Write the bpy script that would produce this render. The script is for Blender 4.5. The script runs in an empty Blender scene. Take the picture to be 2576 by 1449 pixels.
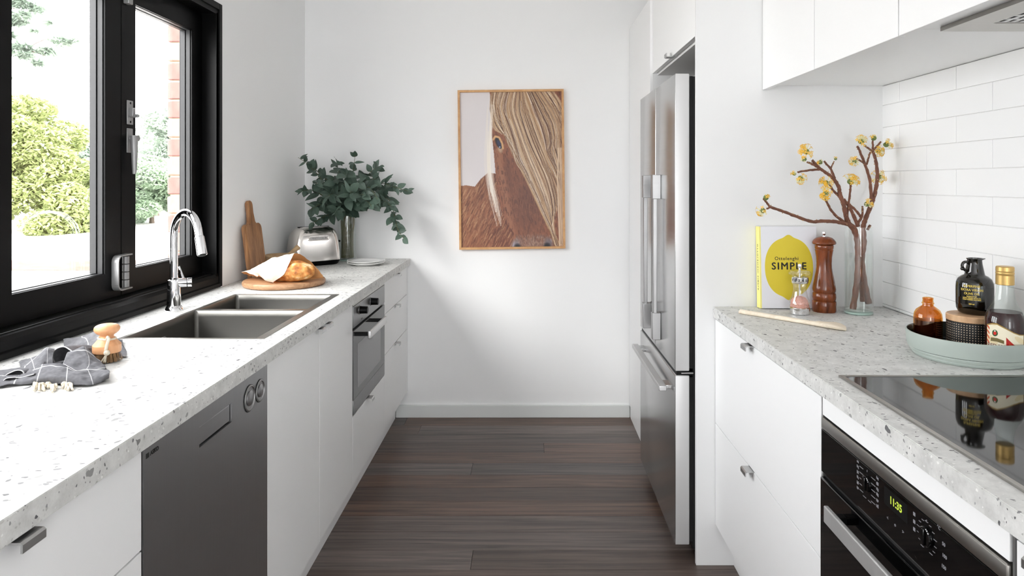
import bpy, bmesh, math, random
import numpy as np
from mathutils import Matrix, Vector, Euler, noise as mnoise
R = math.radians
PI = math.pi
SC = bpy.context.scene
COL = SC.collection
random.seed(7)

# ------------------------------------------------------------------ camera
F = 1720.0                      # focal length in pixels of the 2576 px wide frame
CX, CY, HC = 1330.0, 459.0, 1.361   # vanishing point in pixels, eye height in metres
cam_d = bpy.data.cameras.new('camera')
cam_d.sensor_width = 36.0
cam_d.lens = 36.0 * F / 2576.0
cam_d.shift_x = -(CX - 1288.0) / 2576.0
cam_d.shift_y = -(724.5 - CY) / 2576.0
cam_d.clip_start = 0.03
cam_d.clip_end = 300
cam = bpy.data.objects.new('camera', cam_d)
cam.location = (0, 0, HC)
cam.rotation_euler = (R(90), 0, 0)
COL.objects.link(cam)
SC.camera = cam

# ------------------------------------------------------------------ sky and exposure
world = bpy.data.worlds.new('overcast_sky')
SC.world = world
world.use_nodes = True
bg = world.node_tree.nodes['Background']
bg.inputs['Color'].default_value = (0.985, 0.985, 1.0, 1)
bg.inputs['Strength'].default_value = 3.4

def portal(name, loc, rot, sx, sy):
    l = bpy.data.lights.new(name, 'AREA'); l.shape = 'RECTANGLE'; l.size = sx; l.size_y = sy
    l.cycles.is_portal = True
    o = bpy.data.objects.new(name, l); o.location = loc; o.rotation_euler = rot
    COL.objects.link(o); return o
portal('daylight_portal_side', (-1.535, 2.0, 1.53), (0, R(-90), 0), 1.20, 1.8)
portal('daylight_portal_rear', (0.0, -4.63, 1.15), (R(90), 0, 0), 1.1, 2.3)
portal('daylight_portal_right', (1.42, -3.25, 1.15), (0, R(90), 0), 2.3, 1.9)

sun_d = bpy.data.lights.new('hazy_sun', 'SUN'); sun_d.energy = 1.6; sun_d.angle = R(28); sun_d.color = (1.0, 0.985, 0.96)
sun = bpy.data.objects.new('hazy_sun', sun_d); COL.objects.link(sun); sun.location = (-6, -6, 6)
sun.rotation_euler = Vector((0.50, 0.85, -0.52)).to_track_quat('-Z', 'Y').to_euler()

VS = SC.view_settings
VS.view_transform = 'Standard'; VS.look = 'None'; VS.gamma = 1.0
VS.use_curve_mapping = False
VS.exposure = 2.12
SC.cycles.max_bounces = 12
SC.cycles.diffuse_bounces = 7
SC.cycles.glossy_bounces = 5
SC.cycles.transparent_max_bounces = 24
SC.cycles.caustics_reflective = False
SC.cycles.caustics_refractive = False
SC.cycles.use_denoising = True
SC.cycles.sample_clamp_indirect = 8.0

# ------------------------------------------------------------------ materials
def lin(c):
    return tuple(((v/12.92) if v <= 0.04045 else ((v+0.055)/1.055)**2.4) for v in c)
MATS = {}
def base_mat(name):
    m = bpy.data.materials.new(name); m.use_nodes = True
    MATS[name] = m
    return m, m.node_tree.nodes, m.node_tree.links, m.node_tree.nodes['Principled BSDF']
def M(name, srgb, rough=0.5, metal=0.0, spec=None, bump=0, bscale=200, coat=0, trans=0, ior=None, sheen=0, var=0, vscale=8):
    m, n, l, p = base_mat(name)
    c = lin(srgb)
    p.inputs['Base Color'].default_value = (*c, 1)
    p.inputs['Roughness'].default_value = rough
    p.inputs['Metallic'].default_value = metal
    if spec is not None: p.inputs['Specular IOR Level'].default_value = spec
    if coat: p.inputs['Coat Weight'].default_value = coat
    if trans: p.inputs['Transmission Weight'].default_value = trans
    if ior: p.inputs['IOR'].default_value = ior
    if sheen: p.inputs['Sheen Weight'].default_value = sheen
    if bump or var:
        tc = n.new('ShaderNodeTexCoord')
        nz = n.new('ShaderNodeTexNoise'); nz.inputs['Scale'].default_value = bscale
        l.new(tc.outputs['Object'], nz.inputs['Vector'])
        if bump:
            b = n.new('ShaderNodeBump'); b.inputs['Strength'].default_value = bump; b.inputs['Distance'].default_value = 0.002
            l.new(nz.outputs['Fac'], b.inputs['Height']); l.new(b.outputs['Normal'], p.inputs['Normal'])
        if var:
            nz2 = n.new('ShaderNodeTexNoise'); nz2.inputs['Scale'].default_value = vscale
            l.new(tc.outputs['Object'], nz2.inputs['Vector'])
            mx = n.new('ShaderNodeMixRGB')
            mx.inputs[1].default_value = (*[max(0, v*(1-var)) for v in c], 1)
            mx.inputs[2].default_value = (*[min(1, v*(1+var)) for v in c], 1)
            l.new(nz2.outputs['Fac'], mx.inputs[0]); l.new(mx.outputs[0], p.inputs['Base Color'])
    return m

def wood(name, dark, light, scale=(1, 12, 12), rough=0.45, rand=0.0, ring=6.0, bump=0.08, contrast=(0.3, 0.7)):
    """streaked wood; grain runs along local X of the texture space"""
    m, n, l, p = base_mat(name)
    tc = n.new('ShaderNodeTexCoord'); mp = n.new('ShaderNodeMapping')
    mp.inputs['Scale'].default_value = scale
    l.new(tc.outputs['Object'], mp.inputs['Vector'])
    vec = mp.outputs['Vector']
    oi = n.new('ShaderNodeObjectInfo')
    if rand:
        ad = n.new('ShaderNodeVectorMath'); ad.operation = 'ADD'
        sc = n.new('ShaderNodeVectorMath'); sc.operation = 'SCALE'; sc.inputs['Scale'].default_value = 37.0
        cb = n.new('ShaderNodeCombineXYZ')
        for i in range(3): l.new(oi.outputs['Random'], cb.inputs[i])
        l.new(cb.outputs[0], sc.inputs[0]); l.new(sc.outputs[0], ad.inputs[0]); l.new(vec, ad.inputs[1])
        vec = ad.outputs[0]
    nz = n.new('ShaderNodeTexNoise'); nz.inputs['Scale'].default_value = ring; nz.inputs['Detail'].default_value = 8
    nz.inputs['Roughness'].default_value = 0.65; nz.inputs['Distortion'].default_value = 0.6
    l.new(vec, nz.inputs['Vector'])
    cr = n.new('ShaderNodeValToRGB')
    cr.color_ramp.elements[0].position = contrast[0]; cr.color_ramp.elements[1].position = contrast[1]
    cr.color_ramp.elements[0].color = (*lin(dark), 1); cr.color_ramp.elements[1].color = (*lin(light), 1)
    l.new(nz.outputs['Fac'], cr.inputs[0])
    out = cr.outputs[0]
    if rand:
        hs = n.new('ShaderNodeHueSaturation')
        mr = n.new('ShaderNodeMapRange'); mr.inputs['To Min'].default_value = 1-rand; mr.inputs['To Max'].default_value = 1+rand
        l.new(oi.outputs['Random'], mr.inputs['Value']); l.new(mr.outputs[0], hs.inputs['Value'])
        mlt = n.new('ShaderNodeMath'); mlt.operation = 'MULTIPLY'; mlt.inputs[1].default_value = 7.31
        frc = n.new('ShaderNodeMath'); frc.operation = 'FRACT'
        mr2 = n.new('ShaderNodeMapRange'); mr2.inputs['To Min'].default_value = 0.5; mr2.inputs['To Max'].default_value = 1.2
        l.new(oi.outputs['Random'], mlt.inputs[0]); l.new(mlt.outputs[0], frc.inputs[0]); l.new(frc.outputs[0], mr2.inputs['Value'])
        l.new(mr2.outputs[0], hs.inputs['Saturation'])
        l.new(out, hs.inputs['Color']); out = hs.outputs[0]
    l.new(out, p.inputs['Base Color'])
    p.inputs['Roughness'].default_value = rough
    if bump:
        b = n.new('ShaderNodeBump'); b.inputs['Strength'].default_value = bump; b.inputs['Distance'].default_value = 0.002
        l.new(nz.outputs['Fac'], b.inputs['Height']); l.new(b.outputs['Normal'], p.inputs['Normal'])
    return m

def thin_glass(name, tint=(1, 1, 1), refl=0.08, rough=0.0, edge=0.6, gloss=(1, 1, 1)):
    """clear sheet glass: see-through with a Fresnel-weighted mirror"""
    m, n, l, p = base_mat(name); n.remove(p)
    out = n['Material Output']
    tr = n.new('ShaderNodeBsdfTransparent'); tr.inputs[0].default_value = (*tint, 1)
    gl = n.new('ShaderNodeBsdfGlossy'); gl.inputs['Roughness'].default_value = rough; gl.inputs['Color'].default_value = (*gloss, 1)
    lw = n.new('ShaderNodeLayerWeight'); lw.inputs['Blend'].default_value = 0.35
    pw = n.new('ShaderNodeMath'); pw.operation = 'POWER'; pw.inputs[1].default_value = 3.0
    mr = n.new('ShaderNodeMapRange'); mr.inputs['To Min'].default_value = refl; mr.inputs['To Max'].default_value = edge
    mx = n.new('ShaderNodeMixShader')
    l.new(lw.outputs['Facing'], pw.inputs[0]); l.new(pw.outputs[0], mr.inputs['Value']); l.new(mr.outputs[0], mx.inputs[0])
    l.new(tr.outputs[0], mx.inputs[1]); l.new(gl.outputs[0], mx.inputs[2]); l.new(mx.outputs[0], out.inputs['Surface'])
    return m

def terrazzo(name):
    m, n, l, p = base_mat(name)
    tc = n.new('ShaderNodeTexCoord')
    nd = n.new('ShaderNodeTexNoise'); nd.inputs['Scale'].default_value = 60
    l.new(tc.outputs['Object'], nd.inputs['Vector'])
    ad = n.new('ShaderNodeVectorMath'); ad.operation = 'MULTIPLY_ADD'
    ad.inputs[1].default_value = (0.012, 0.012, 0.012)
    l.new(nd.outputs['Color'], ad.inputs[0]); l.new(tc.outputs['Object'], ad.inputs[2])
    # ground matrix
    n1 = n.new('ShaderNodeTexNoise'); n1.inputs['Scale'].default_value = 26; n1.inputs['Detail'].default_value = 8; n1.inputs['Roughness'].default_value = 0.7
    l.new(tc.outputs['Object'], n1.inputs['Vector'])
    cr = n.new('ShaderNodeValToRGB')
    cr.color_ramp.elements[0].position = 0.32; cr.color_ramp.elements[1].position = 0.7
    cr.color_ramp.elements[0].color = (*lin((0.755, 0.755, 0.745)), 1); cr.color_ramp.elements[1].color = (*lin((0.88, 0.88, 0.87)), 1)
    l.new(n1.outputs['Fac'], cr.inputs[0])
    col = cr.outputs[0]
    def chips(scale, stretch, rot, keep, size, dark, light, col):
        mp = n.new('ShaderNodeMapping'); mp.inputs['Scale'].default_value = stretch; mp.inputs['Rotation'].default_value = rot
        l.new(ad.outputs[0], mp.inputs['Vector'])
        v = n.new('ShaderNodeTexVoronoi'); v.inputs['Scale'].default_value = scale
        l.new(mp.outputs[0], v.inputs['Vector'])
        sp = n.new('ShaderNodeSeparateColor'); l.new(v.outputs['Color'], sp.inputs[0])
        th = n.new('ShaderNodeMapRange'); th.inputs['From Min'].default_value = 1-keep; th.inputs['From Max'].default_value = 1.0
        th.inputs['To Min'].default_value = 0.0; th.inputs['To Max'].default_value = size
        l.new(sp.outputs[0], th.inputs['Value'])
        lt = n.new('ShaderNodeMath'); lt.operation = 'LESS_THAN'
        l.new(v.outputs['Distance'], lt.inputs[0]); l.new(th.outputs[0], lt.inputs[1])
        cc = n.new('ShaderNodeMixRGB'); cc.inputs[1].default_value = (*lin(dark), 1); cc.inputs[2].default_value = (*lin(light), 1)
        l.new(sp.outputs[1], cc.inputs[0])
        mx = n.new('ShaderNodeMixRGB'); l.new(lt.outputs[0], mx.inputs[0]); l.new(col, mx.inputs[1]); l.new(cc.outputs[0], mx.inputs[2])
        return mx.outputs[0]
    col = chips(150, (1, 1, 1), (0, 0, 0), 0.45, 0.42, (0.66, 0.66, 0.65), (0.93, 0.93, 0.92), col)
    col = chips(88, (1.15, 0.6, 0.9), (0.3, 0.2, 0.9), 0.42, 0.36, (0.50, 0.50, 0.50), (0.80, 0.80, 0.79), col)
    col = chips(110, (0.6, 1.2, 0.9), (0.1, 0.7, 0.2), 0.30, 0.38, (0.34, 0.34, 0.35), (0.62, 0.62, 0.62), col)
    col = chips(52, (1.3, 0.6, 1.0), (0.8, 0.3, 2.0), 0.16, 0.34, (0.36, 0.36, 0.37), (0.66, 0.66, 0.65), col)
    l.new(col, p.inputs['Base Color'])
    p.inputs['Roughness'].default_value = 0.48
    p.inputs['Specular IOR Level'].default_value = 0.22
    return m

def brushed(name, srgb, rough=0.3, axis=(2, 400, 2), strength=0.05, aniso=0.0):
    m, n, l, p = base_mat(name)
    p.inputs['Base Color'].default_value = (*lin(srgb), 1)
    p.inputs['Metallic'].default_value = 1.0; p.inputs['Roughness'].default_value = rough
    tc = n.new('ShaderNodeTexCoord'); mp = n.new('ShaderNodeMapping'); mp.inputs['Scale'].default_value = axis
    nz = n.new('ShaderNodeTexNoise'); nz.inputs['Scale'].default_value = 1.0; nz.inputs['Detail'].default_value = 4
    l.new(tc.outputs['Object'], mp.inputs['Vector']); l.new(mp.outputs[0], nz.inputs['Vector'])
    b = n.new('ShaderNodeBump'); b.inputs['Strength'].default_value = strength; b.inputs['Distance'].default_value = 0.001
    l.new(nz.outputs['Fac'], b.inputs['Height']); l.new(b.outputs['Normal'], p.inputs['Normal'])
    mr = n.new('ShaderNodeMapRange'); mr.inputs['To Min'].default_value = rough*0.85; mr.inputs['To Max'].default_value = rough*1.2
    l.new(nz.outputs['Fac'], mr.inputs['Value']); l.new(mr.outputs[0], p.inputs['Roughness'])
    return m

def vcol_mat(name, rough=0.6, coat=0.0, spec=0.3):
    m, n, l, p = base_mat(name)
    a = n.new('ShaderNodeAttribute'); a.attribute_name = 'paint'
    l.new(a.outputs['Color'], p.inputs['Base Color'])
    p.inputs['Roughness'].default_value = rough; p.inputs['Specular IOR Level'].default_value = spec
    if coat: p.inputs['Coat Weight'].default_value = coat
    return m

def leafy(name, a, b, rough=0.5, trans=0.25):
    """leaf colour varies per object and a little over the leaf"""
    m, n, l, p = base_mat(name)
    oi = n.new('ShaderNodeObjectInfo'); tc = n.new('ShaderNodeTexCoord')
    nz = n.new('ShaderNodeTexNoise'); nz.inputs['Scale'].default_value = 9.0
    l.new(tc.outputs['Object'], nz.inputs['Vector'])
    ad = n.new('ShaderNodeMath'); ad.operation = 'MULTIPLY_ADD'; ad.inputs[1].default_value = 0.7; 
    l.new(oi.outputs['Random'], ad.inputs[0])
    ml = n.new('ShaderNodeMath'); ml.operation = 'MULTIPLY'; ml.inputs[1].default_value = 0.4
    l.new(nz.outputs['Fac'], ml.inputs[0]); l.new(ml.outputs[0], ad.inputs[2])
    mx = n.new('ShaderNodeMixRGB'); mx.inputs[1].default_value = (*lin(a), 1); mx.inputs[2].default_value = (*lin(b), 1)
    l.new(ad.outputs[0], mx.inputs[0]); l.new(mx.outputs[0], p.inputs['Base Color'])
    p.inputs['Roughness'].default_value = rough
    if trans:
        tb = n.new('ShaderNodeBsdfTranslucent'); l.new(mx.outputs[0], tb.inputs[0])
        ms = n.new('ShaderNodeMixShader'); ms.inputs[0].default_value = trans
        l.new(p.outputs[0], ms.inputs[1]); l.new(tb.outputs[0], ms.inputs[2]); l.new(ms.outputs[0], n['Material Output'].inputs['Surface'])
    return m

M('wall_paint', (0.935, 0.937, 0.937), 0.75, spec=0.2)
M('panel_white', (0.905, 0.908, 0.908), 0.6, spec=0.3)
M('ceiling_paint', (0.955, 0.955, 0.955), 0.8, spec=0.2)
M('skirting_paint', (0.86, 0.87, 0.865), 0.45)
M('cabinet_white', (0.95, 0.952, 0.952), 0.38, spec=0.4)
M('carcass_white', (0.92, 0.92, 0.92), 0.6)
M('tile_white', (0.95, 0.952, 0.952), 0.22, spec=0.45)
M('grout', (0.90, 0.90, 0.895), 0.85)
M('black_frame', (0.016, 0.016, 0.017), 0.42, spec=0.12)
M('frame_grey', (0.11, 0.112, 0.118), 0.45, metal=0.0, spec=0.3)
M('black_plastic', (0.012, 0.012, 0.013), 0.45, spec=0.2)
M('black_gloss', (0.008, 0.008, 0.009), 0.04, spec=0.5)
M('black_matte', (0.03, 0.03, 0.03), 0.7)
M('dark_gap', (0.05, 0.05, 0.05), 0.8)
M('hardware_grey', (0.60, 0.60, 0.60), 0.38, metal=0.3)
M('chrome', (0.93, 0.93, 0.94), 0.05, metal=1)
M('satin_metal', (0.74, 0.74, 0.74), 0.3, metal=1)
M('satin_grey', (0.62, 0.62, 0.62), 0.36, metal=0.9)
brushed('steel_sink', (0.45, 0.445, 0.43), 0.36, (300, 4, 4), 0.03)
brushed('steel_fridge', (0.76, 0.76, 0.76), 0.24, (3, 3, 300), 0.02)
M('steel_fridge_side', (0.80, 0.80, 0.80), 0.42, metal=0.35)
brushed('steel_handle', (0.68, 0.68, 0.68), 0.42, (3, 3, 300), 0.02)
brushed('steel_dark', (0.62, 0.62, 0.625), 0.36, (4, 260, 4), 0.02)
brushed('steel_oven', (0.54, 0.54, 0.54), 0.35, (4, 260, 4), 0.02)
brushed('steel_bar', (0.84, 0.84, 0.84), 0.5, (4, 260, 4), 0.03)
brushed('steel_trim', (0.66, 0.65, 0.63), 0.3, (4, 260, 4), 0.02)
M('steel_toaster', (0.90, 0.88, 0.86), 0.17, metal=1)
M('oven_glass', (0.32, 0.32, 0.325), 0.12, spec=0.4)
M('oven_glass_pane', (0.50, 0.50, 0.505), 0.16, spec=0.6)
terrazzo('terrazzo')
wood('floor_wood', (0.19, 0.155, 0.135), (0.46, 0.375, 0.33), (1.0, 30, 30), 0.42, 0.30, 2.0, 0.12, (0.28, 0.72))
wood('walnut_board', (0.44, 0.29, 0.18), (0.72, 0.53, 0.36), (14, 14, 1.5), 0.5, 0, 3.0)
wood('acacia_board', (0.52, 0.36, 0.24), (0.78, 0.62, 0.47), (2.0, 16, 16), 0.45, 0, 3.0)
wood('light_wood', (0.74, 0.58, 0.43), (0.88, 0.74, 0.58), (9, 9, 2), 0.5, 0, 4.0)
wood('spoon_wood', (0.84, 0.78, 0.69), (0.92, 0.88, 0.81), (2, 12, 12), 0.55, 0, 4.0)
wood('beech_wood', (0.82, 0.58, 0.40), (0.90, 0.69, 0.51), (14, 14, 3), 0.4, 0, 3.0)
wood('mill_wood', (0.27, 0.12, 0.055), (0.55, 0.28, 0.13), (10, 10, 2.5), 0.18, 0, 4.0)
wood('oak_frame', (0.70, 0.50, 0.30), (0.84, 0.66, 0.45), (5, 30, 5), 0.5, 0, 3.0)
wood('bowl_wood', (0.66, 0.54, 0.40), (0.80, 0.69, 0.53), (3, 10, 10), 0.5, 0, 4.0)
wood('deck_timber', (0.34, 0.23, 0.20), (0.46, 0.34, 0.30), (1, 8, 8), 0.7, 0, 4.0)
thin_glass('window_glass', (0.985, 0.99, 0.99), 0.05, 0.0, 0.55)
thin_glass('vase_glass', (0.982, 0.99, 0.987), 0.045, 0.0, 0.85)
thin_glass('water', (0.965, 0.98, 0.972), 0.03, 0.0, 0.4)
thin_glass('clear_acrylic', (0.95, 0.95, 0.94), 0.12, 0.03, 0.75)
thin_glass('amber_glass', (0.89, 0.62, 0.30), 0.05, 0.0, 0.45)
thin_glass('green_clear_glass', (0.92, 0.955, 0.945), 0.04, 0.0, 0.4)
M('vase_base_glass', (0.70, 0.80, 0.76), 0.1, spec=0.6)
M('amber_liquid', (0.14, 0.055, 0.03), 0.15)
M('olive_glass', (0.055, 0.045, 0.02), 0.04, spec=0.6, coat=0.3)
M('wine_vinegar', (0.16, 0.018, 0.028), 0.2, spec=0.2)
M('gold_cap', (0.78, 0.65, 0.40), 0.34, metal=0.6)
M('gold_print', (0.80, 0.70, 0.30), 0.4)
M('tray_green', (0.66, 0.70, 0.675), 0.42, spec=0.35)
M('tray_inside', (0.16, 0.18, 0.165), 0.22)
M('ceramic_white', (0.95, 0.95, 0.945), 0.12, coat=0.4)
M('book_white', (0.90, 0.905, 0.925), 0.5)
M('book_yellow', (0.86, 0.78, 0.20), 0.5)
M('book_spine', (0.94, 0.91, 0.55), 0.5)
M('book_pages', (0.93, 0.92, 0.89), 0.8)
M('ink', (0.06, 0.06, 0.05), 0.5)
M('ink_grey', (0.52, 0.52, 0.54), 0.5)
M('salt', (0.88, 0.62, 0.55), 0.5, bump=1.0, bscale=400, var=0.35, vscale=300)
M('rope', (0.88, 0.84, 0.76), 0.9, bump=0.8, bscale=500)
M('bristle', (0.52, 0.40, 0.27), 0.8, var=0.6, vscale=120)
M('concrete', (0.80, 0.79, 0.77), 0.9, bump=0.2, bscale=30)
M('brick_red', (0.50, 0.36, 0.335), 0.9, bump=0.6, bscale=60, var=0.4, vscale=14)
M('brick_pale', (0.57, 0.46, 0.41), 0.9, bump=0.6, bscale=60, var=0.3, vscale=14)
M('mortar', (0.62, 0.58, 0.49), 0.95, bump=0.4, bscale=90)
M('plank_shadow', (0.05, 0.042, 0.036), 0.8)
M('bark', (0.35, 0.30, 0.26), 0.9, bump=0.6, bscale=30)
M('twig_bark', (0.44, 0.28, 0.21), 0.7, bump=0.9, bscale=120, var=0.45, vscale=40)
M('twig_node', (0.72, 0.60, 0.42), 0.8)
M('petal_yellow', (0.93, 0.74, 0.22), 0.6)
M('petal_cream', (0.90, 0.88, 0.70), 0.6)
M('bud_green', (0.42, 0.48, 0.26), 0.7, bump=0.8, bscale=300, var=0.3, vscale=150)
M('eucalyptus_stem', (0.36, 0.36, 0.24), 0.7)
leafy('eucalyptus_leaf', (0.17, 0.245, 0.20), (0.34, 0.42, 0.37), 0.5, 0.12)
leafy('leaf_yellow', (0.52, 0.57, 0.36), (0.68, 0.70, 0.49), 0.6, 0.3)
leafy('leaf_green', (0.46, 0.55, 0.44), (0.66, 0.72, 0.62), 0.6, 0.3)
leafy('leaf_gum', (0.34, 0.40, 0.34), (0.50, 0.55, 0.49), 0.6, 0.2)
leafy('leaf_pale', (0.58, 0.65, 0.58), (0.74, 0.78, 0.72), 0.6, 0.3)
vcol_mat('print_paint', 0.35, 0.0, 0.3)
vcol_mat('label_paint', 0.45)

def emit(name, srgb, s):
    m, n, l, p = base_mat(name)
    p.inputs['Base Color'].default_value = (*lin(srgb), 1)
    p.inputs['Emission Color'].default_value = (*lin(srgb), 1); p.inputs['Emission Strength'].default_value = s
    return m
emit('display_digits', (0.70, 0.78, 0.25), 0.10)

# ------------------------------------------------------------------ helpers
WM = {}
BEV = set()
def _mesh(bm, name):
    BEV.discard(id(bm)); me = bpy.data.meshes.new(name); bm.normal_update(); bm.to_mesh(me); bm.free(); return me
def obj(name, data, mat, parent=None, loc=(0, 0, 0), rot=(0, 0, 0), smooth=True, local=False, scale=(1, 1, 1), angle=35, label=None, kind=None):
    if id(data) in BEV and angle == 35: angle = 20
    me = data if isinstance(data, bpy.types.Mesh) else _mesh(data, name)
    if smooth and not me.get('sm'):
        me.polygons.foreach_set('use_smooth', [True]*len(me.polygons))
        me.set_sharp_from_angle(angle=R(angle)); me['sm'] = 1
    if mat is not None and len(me.materials) == 0:
        for k in (mat if isinstance(mat, (list, tuple)) else [mat]): me.materials.append(MATS[k])
    o = bpy.data.objects.new(name, me); COL.objects.link(o)
    m = Matrix.LocRotScale(Vector(loc), Euler(rot), Vector(scale))
    place(o, m, parent, local)
    if label: o['label'] = label
    if kind: o['kind'] = kind
    return o
def place(o, m, parent, local):
    if parent is None:
        o.matrix_basis = m; WM[o.name] = m
    else:
        o.parent = parent
        pw = WM[parent.name]
        if local: o.matrix_basis = m; WM[o.name] = pw @ m
        else: o.matrix_basis = pw.inverted() @ m; WM[o.name] = m
def tag(o, label, cat, group=None):
    o['label'] = label; o['category'] = cat
    if group: o['group'] = group
    return o
def thing(name, label, cat, loc=(0, 0, 0), rz=0, group=None):
    o = bpy.data.objects.new(name, None); COL.objects.link(o); o.empty_display_size = 0.05
    place(o, Matrix.LocRotScale(Vector(loc), Euler((0, 0, rz)), Vector((1, 1, 1))), None, False)
    return tag(o, label, cat, group)
def struct(name, data=None, mat=None, smooth=False):
    if data is None:
        o = bpy.data.objects.new(name, None); COL.objects.link(o); WM[o.name] = Matrix.Identity(4)
    else: o = obj(name, data, mat, smooth=smooth)
    o['kind'] = 'structure'; return o
def NB(): return bmesh.new()
def box(bm, x0, x1, y0, y1, z0, z1, bev=0.0, seg=2):
    if bev: BEV.add(id(bm))
    vs = [bm.verts.new((x, y, z)) for x in (x0, x1) for y in (y0, y1) for z in (z0, z1)]
    q = [(0, 1, 3, 2), (4, 6, 7, 5), (0, 4, 5, 1), (2, 3, 7, 6), (0, 2, 6, 4), (1, 5, 7, 3)]
    fs = [bm.faces.new([vs[i] for i in f]) for f in q]
    if bev:
        es = list({e for f in fs for e in f.edges})
        bmesh.ops.bevel(bm, geom=es, offset=bev, segments=seg, affect='EDGES', profile=0.5)
    return bm
def BX(*a, **k): return box(NB(), *a, **k)
def lathe(bm, prof, n=32, c=(0, 0, 0), cap0=True, cap1=True, m=None):
    rings = []
    for r, z in prof:
        ring = []
        for i in range(n):
            a = 2*PI*i/n; v = Vector((r*math.cos(a), r*math.sin(a), z))
            if m is not None: v = m @ v
            ring.append(bm.verts.new(v + Vector(c)))
        rings.append(ring)
    for a, b in zip(rings, rings[1:]):
        for i in range(n):
            bm.faces.new((a[i], a[(i+1) % n], b[(i+1) % n], b[i]))
    if cap0: bm.faces.new(list(reversed(rings[0])))
    if cap1: bm.faces.new(rings[-1])
    return bm
def tube(bm, pts, rad, n=8, caps=True):
    pts = [Vector(p) for p in pts]
    if not isinstance(rad, (list, tuple)): rad = [rad]*len(pts)
    rings = []; up = None
    for i, p in enumerate(pts):
        t = (pts[min(i+1, len(pts)-1)] - pts[max(i-1, 0)])
        if t.length < 1e-9: t = Vector((0, 0, 1))
        t.normalize()
        if up is None:
            up = Vector((0, 0, 1)) if abs(t.z) < 0.9 else Vector((1, 0, 0))
        s = t.cross(up)
        if s.length < 1e-6: s = t.cross(Vector((1, 0.3, 0.1)))
        s.normalize(); up = s.cross(t).normalized()
        rings.append([bm.verts.new(p + (s*math.cos(2*PI*k/n) + up*math.sin(2*PI*k/n))*rad[i]) for k in range(n)])
    for a, b in zip(rings, rings[1:]):
        for i in range(n): bm.faces.new((a[i], b[i], b[(i+1) % n], a[(i+1) % n]))
    if caps:
        bm.faces.new(list(reversed(rings[0]))) ; bm.faces.new(rings[-1])
    bmesh.ops.recalc_face_normals(bm, faces=bm.faces)
    return bm
def smooth_path(pts, k=6):
    """Catmull-Rom through the points (tuples of any length)"""
    P = [np.array(p, float) for p in pts]; out = []
    for i in range(len(P)-1):
        p0 = P[max(i-1, 0)]; p1 = P[i]; p2 = P[i+1]; p3 = P[min(i+2, len(P)-1)]
        for j in range(k):
            t = j/k
            out.append(0.5*((2*p1)+(-p0+p2)*t+(2*p0-5*p1+4*p2-p3)*t*t+(-p0+3*p1-3*p2+p3)*t**3))
    out.append(P[-1]); return out
def extrude(bm, poly, axis, t0, t1):
    """polygon of (a, b) pushed along axis from t0 to t1; x:(y,z) y:(x,z) z:(x,y)"""
    def mk(a, b, t): return {'x': (t, a, b), 'y': (a, t, b), 'z': (a, b, t)}[axis]
    A = [bm.verts.new(mk(a, b, t0)) for a, b in poly]; B = [bm.verts.new(mk(a, b, t1)) for a, b in poly]
    n = len(poly)
    fs = [bm.faces.new(A), bm.faces.new(list(reversed(B)))]
    for i in range(n): fs.append(bm.faces.new((A[i], B[i], B[(i+1) % n], A[(i+1) % n])))
    bmesh.ops.recalc_face_normals(bm, faces=fs)
    return bm
def holed(bm, us, vs, holes, t0, t1, axis):
    """slab over a grid of lines us x vs with the cells in holes left open"""
    def mk(a, b, t): return {'x': (t, a, b), 'y': (a, t, b), 'z': (a, b, t)}[axis]
    V = {}
    def vert(i, j, t):
        k = (i, j, t)
        if k not in V: V[k] = bm.verts.new(mk(us[i], vs[j], t))
        return V[k]
    nu, nv = len(us)-1, len(vs)-1
    solid = lambda i, j: 0 <= i < nu and 0 <= j < nv and (i, j) not in holes
    for i in range(nu):
        for j in range(nv):
            if not solid(i, j): continue
            for t in (t0, t1):
                bm.faces.new([vert(i, j, t), vert(i+1, j, t), vert(i+1, j+1, t), vert(i, j+1, t)])
            for di, dj, a, b in ((-1, 0, (i, j), (i, j+1)), (1, 0, (i+1, j), (i+1, j+1)), (0, -1, (i, j), (i+1, j)), (0, 1, (i, j+1), (i+1, j+1))):
                if not solid(i+di, j+dj):
                    bm.faces.new([vert(*a, t0), vert(*b, t0), vert(*b, t1), vert(*a, t1)])
    bmesh.ops.recalc_face_normals(bm, faces=bm.faces)
    return bm
def rrect(cx, cy, hx, hy, r, n=5):
    out = []
    for sx, sy, a0 in ((1, 1, 0), (-1, 1, 90), (-1, -1, 180), (1, -1, 270)):
        for k in range(n+1):
            a = R(a0 + 90*k/n)
            out.append((cx + sx*(hx-r) + r*math.cos(a), cy + sy*(hy-r) + r*math.sin(a)))
    return out
def loft(bm, loops, closed=True, cap0=False, cap1=False, flip=False):
    L = [[bm.verts.new(p) for p in lp] for lp in loops]
    fs = []
    for a, b in zip(L, L[1:]):
        n = len(a)
        for i in range(n if closed else n-1):
            fs.append(bm.faces.new((a[i], a[(i+1) % n], b[(i+1) % n], b[i])))
    if cap0: fs.append(bm.faces.new(list(reversed(L[0]))))
    if cap1: fs.append(bm.faces.new(L[-1]))
    return bm
def PX(px, py, Y):
    """the point of the place that stands at depth Y behind pixel (px, py) of the photograph"""
    return Vector(((px-CX)/F*Y, Y, HC-(py-CY)/F*Y))
def PZ(px, py, Z):
    Y = F*(HC-Z)/(py-CY)
    return Vector(((px-CX)/F*Y, Y, Z))
TEXT_CACHE = {}
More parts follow.
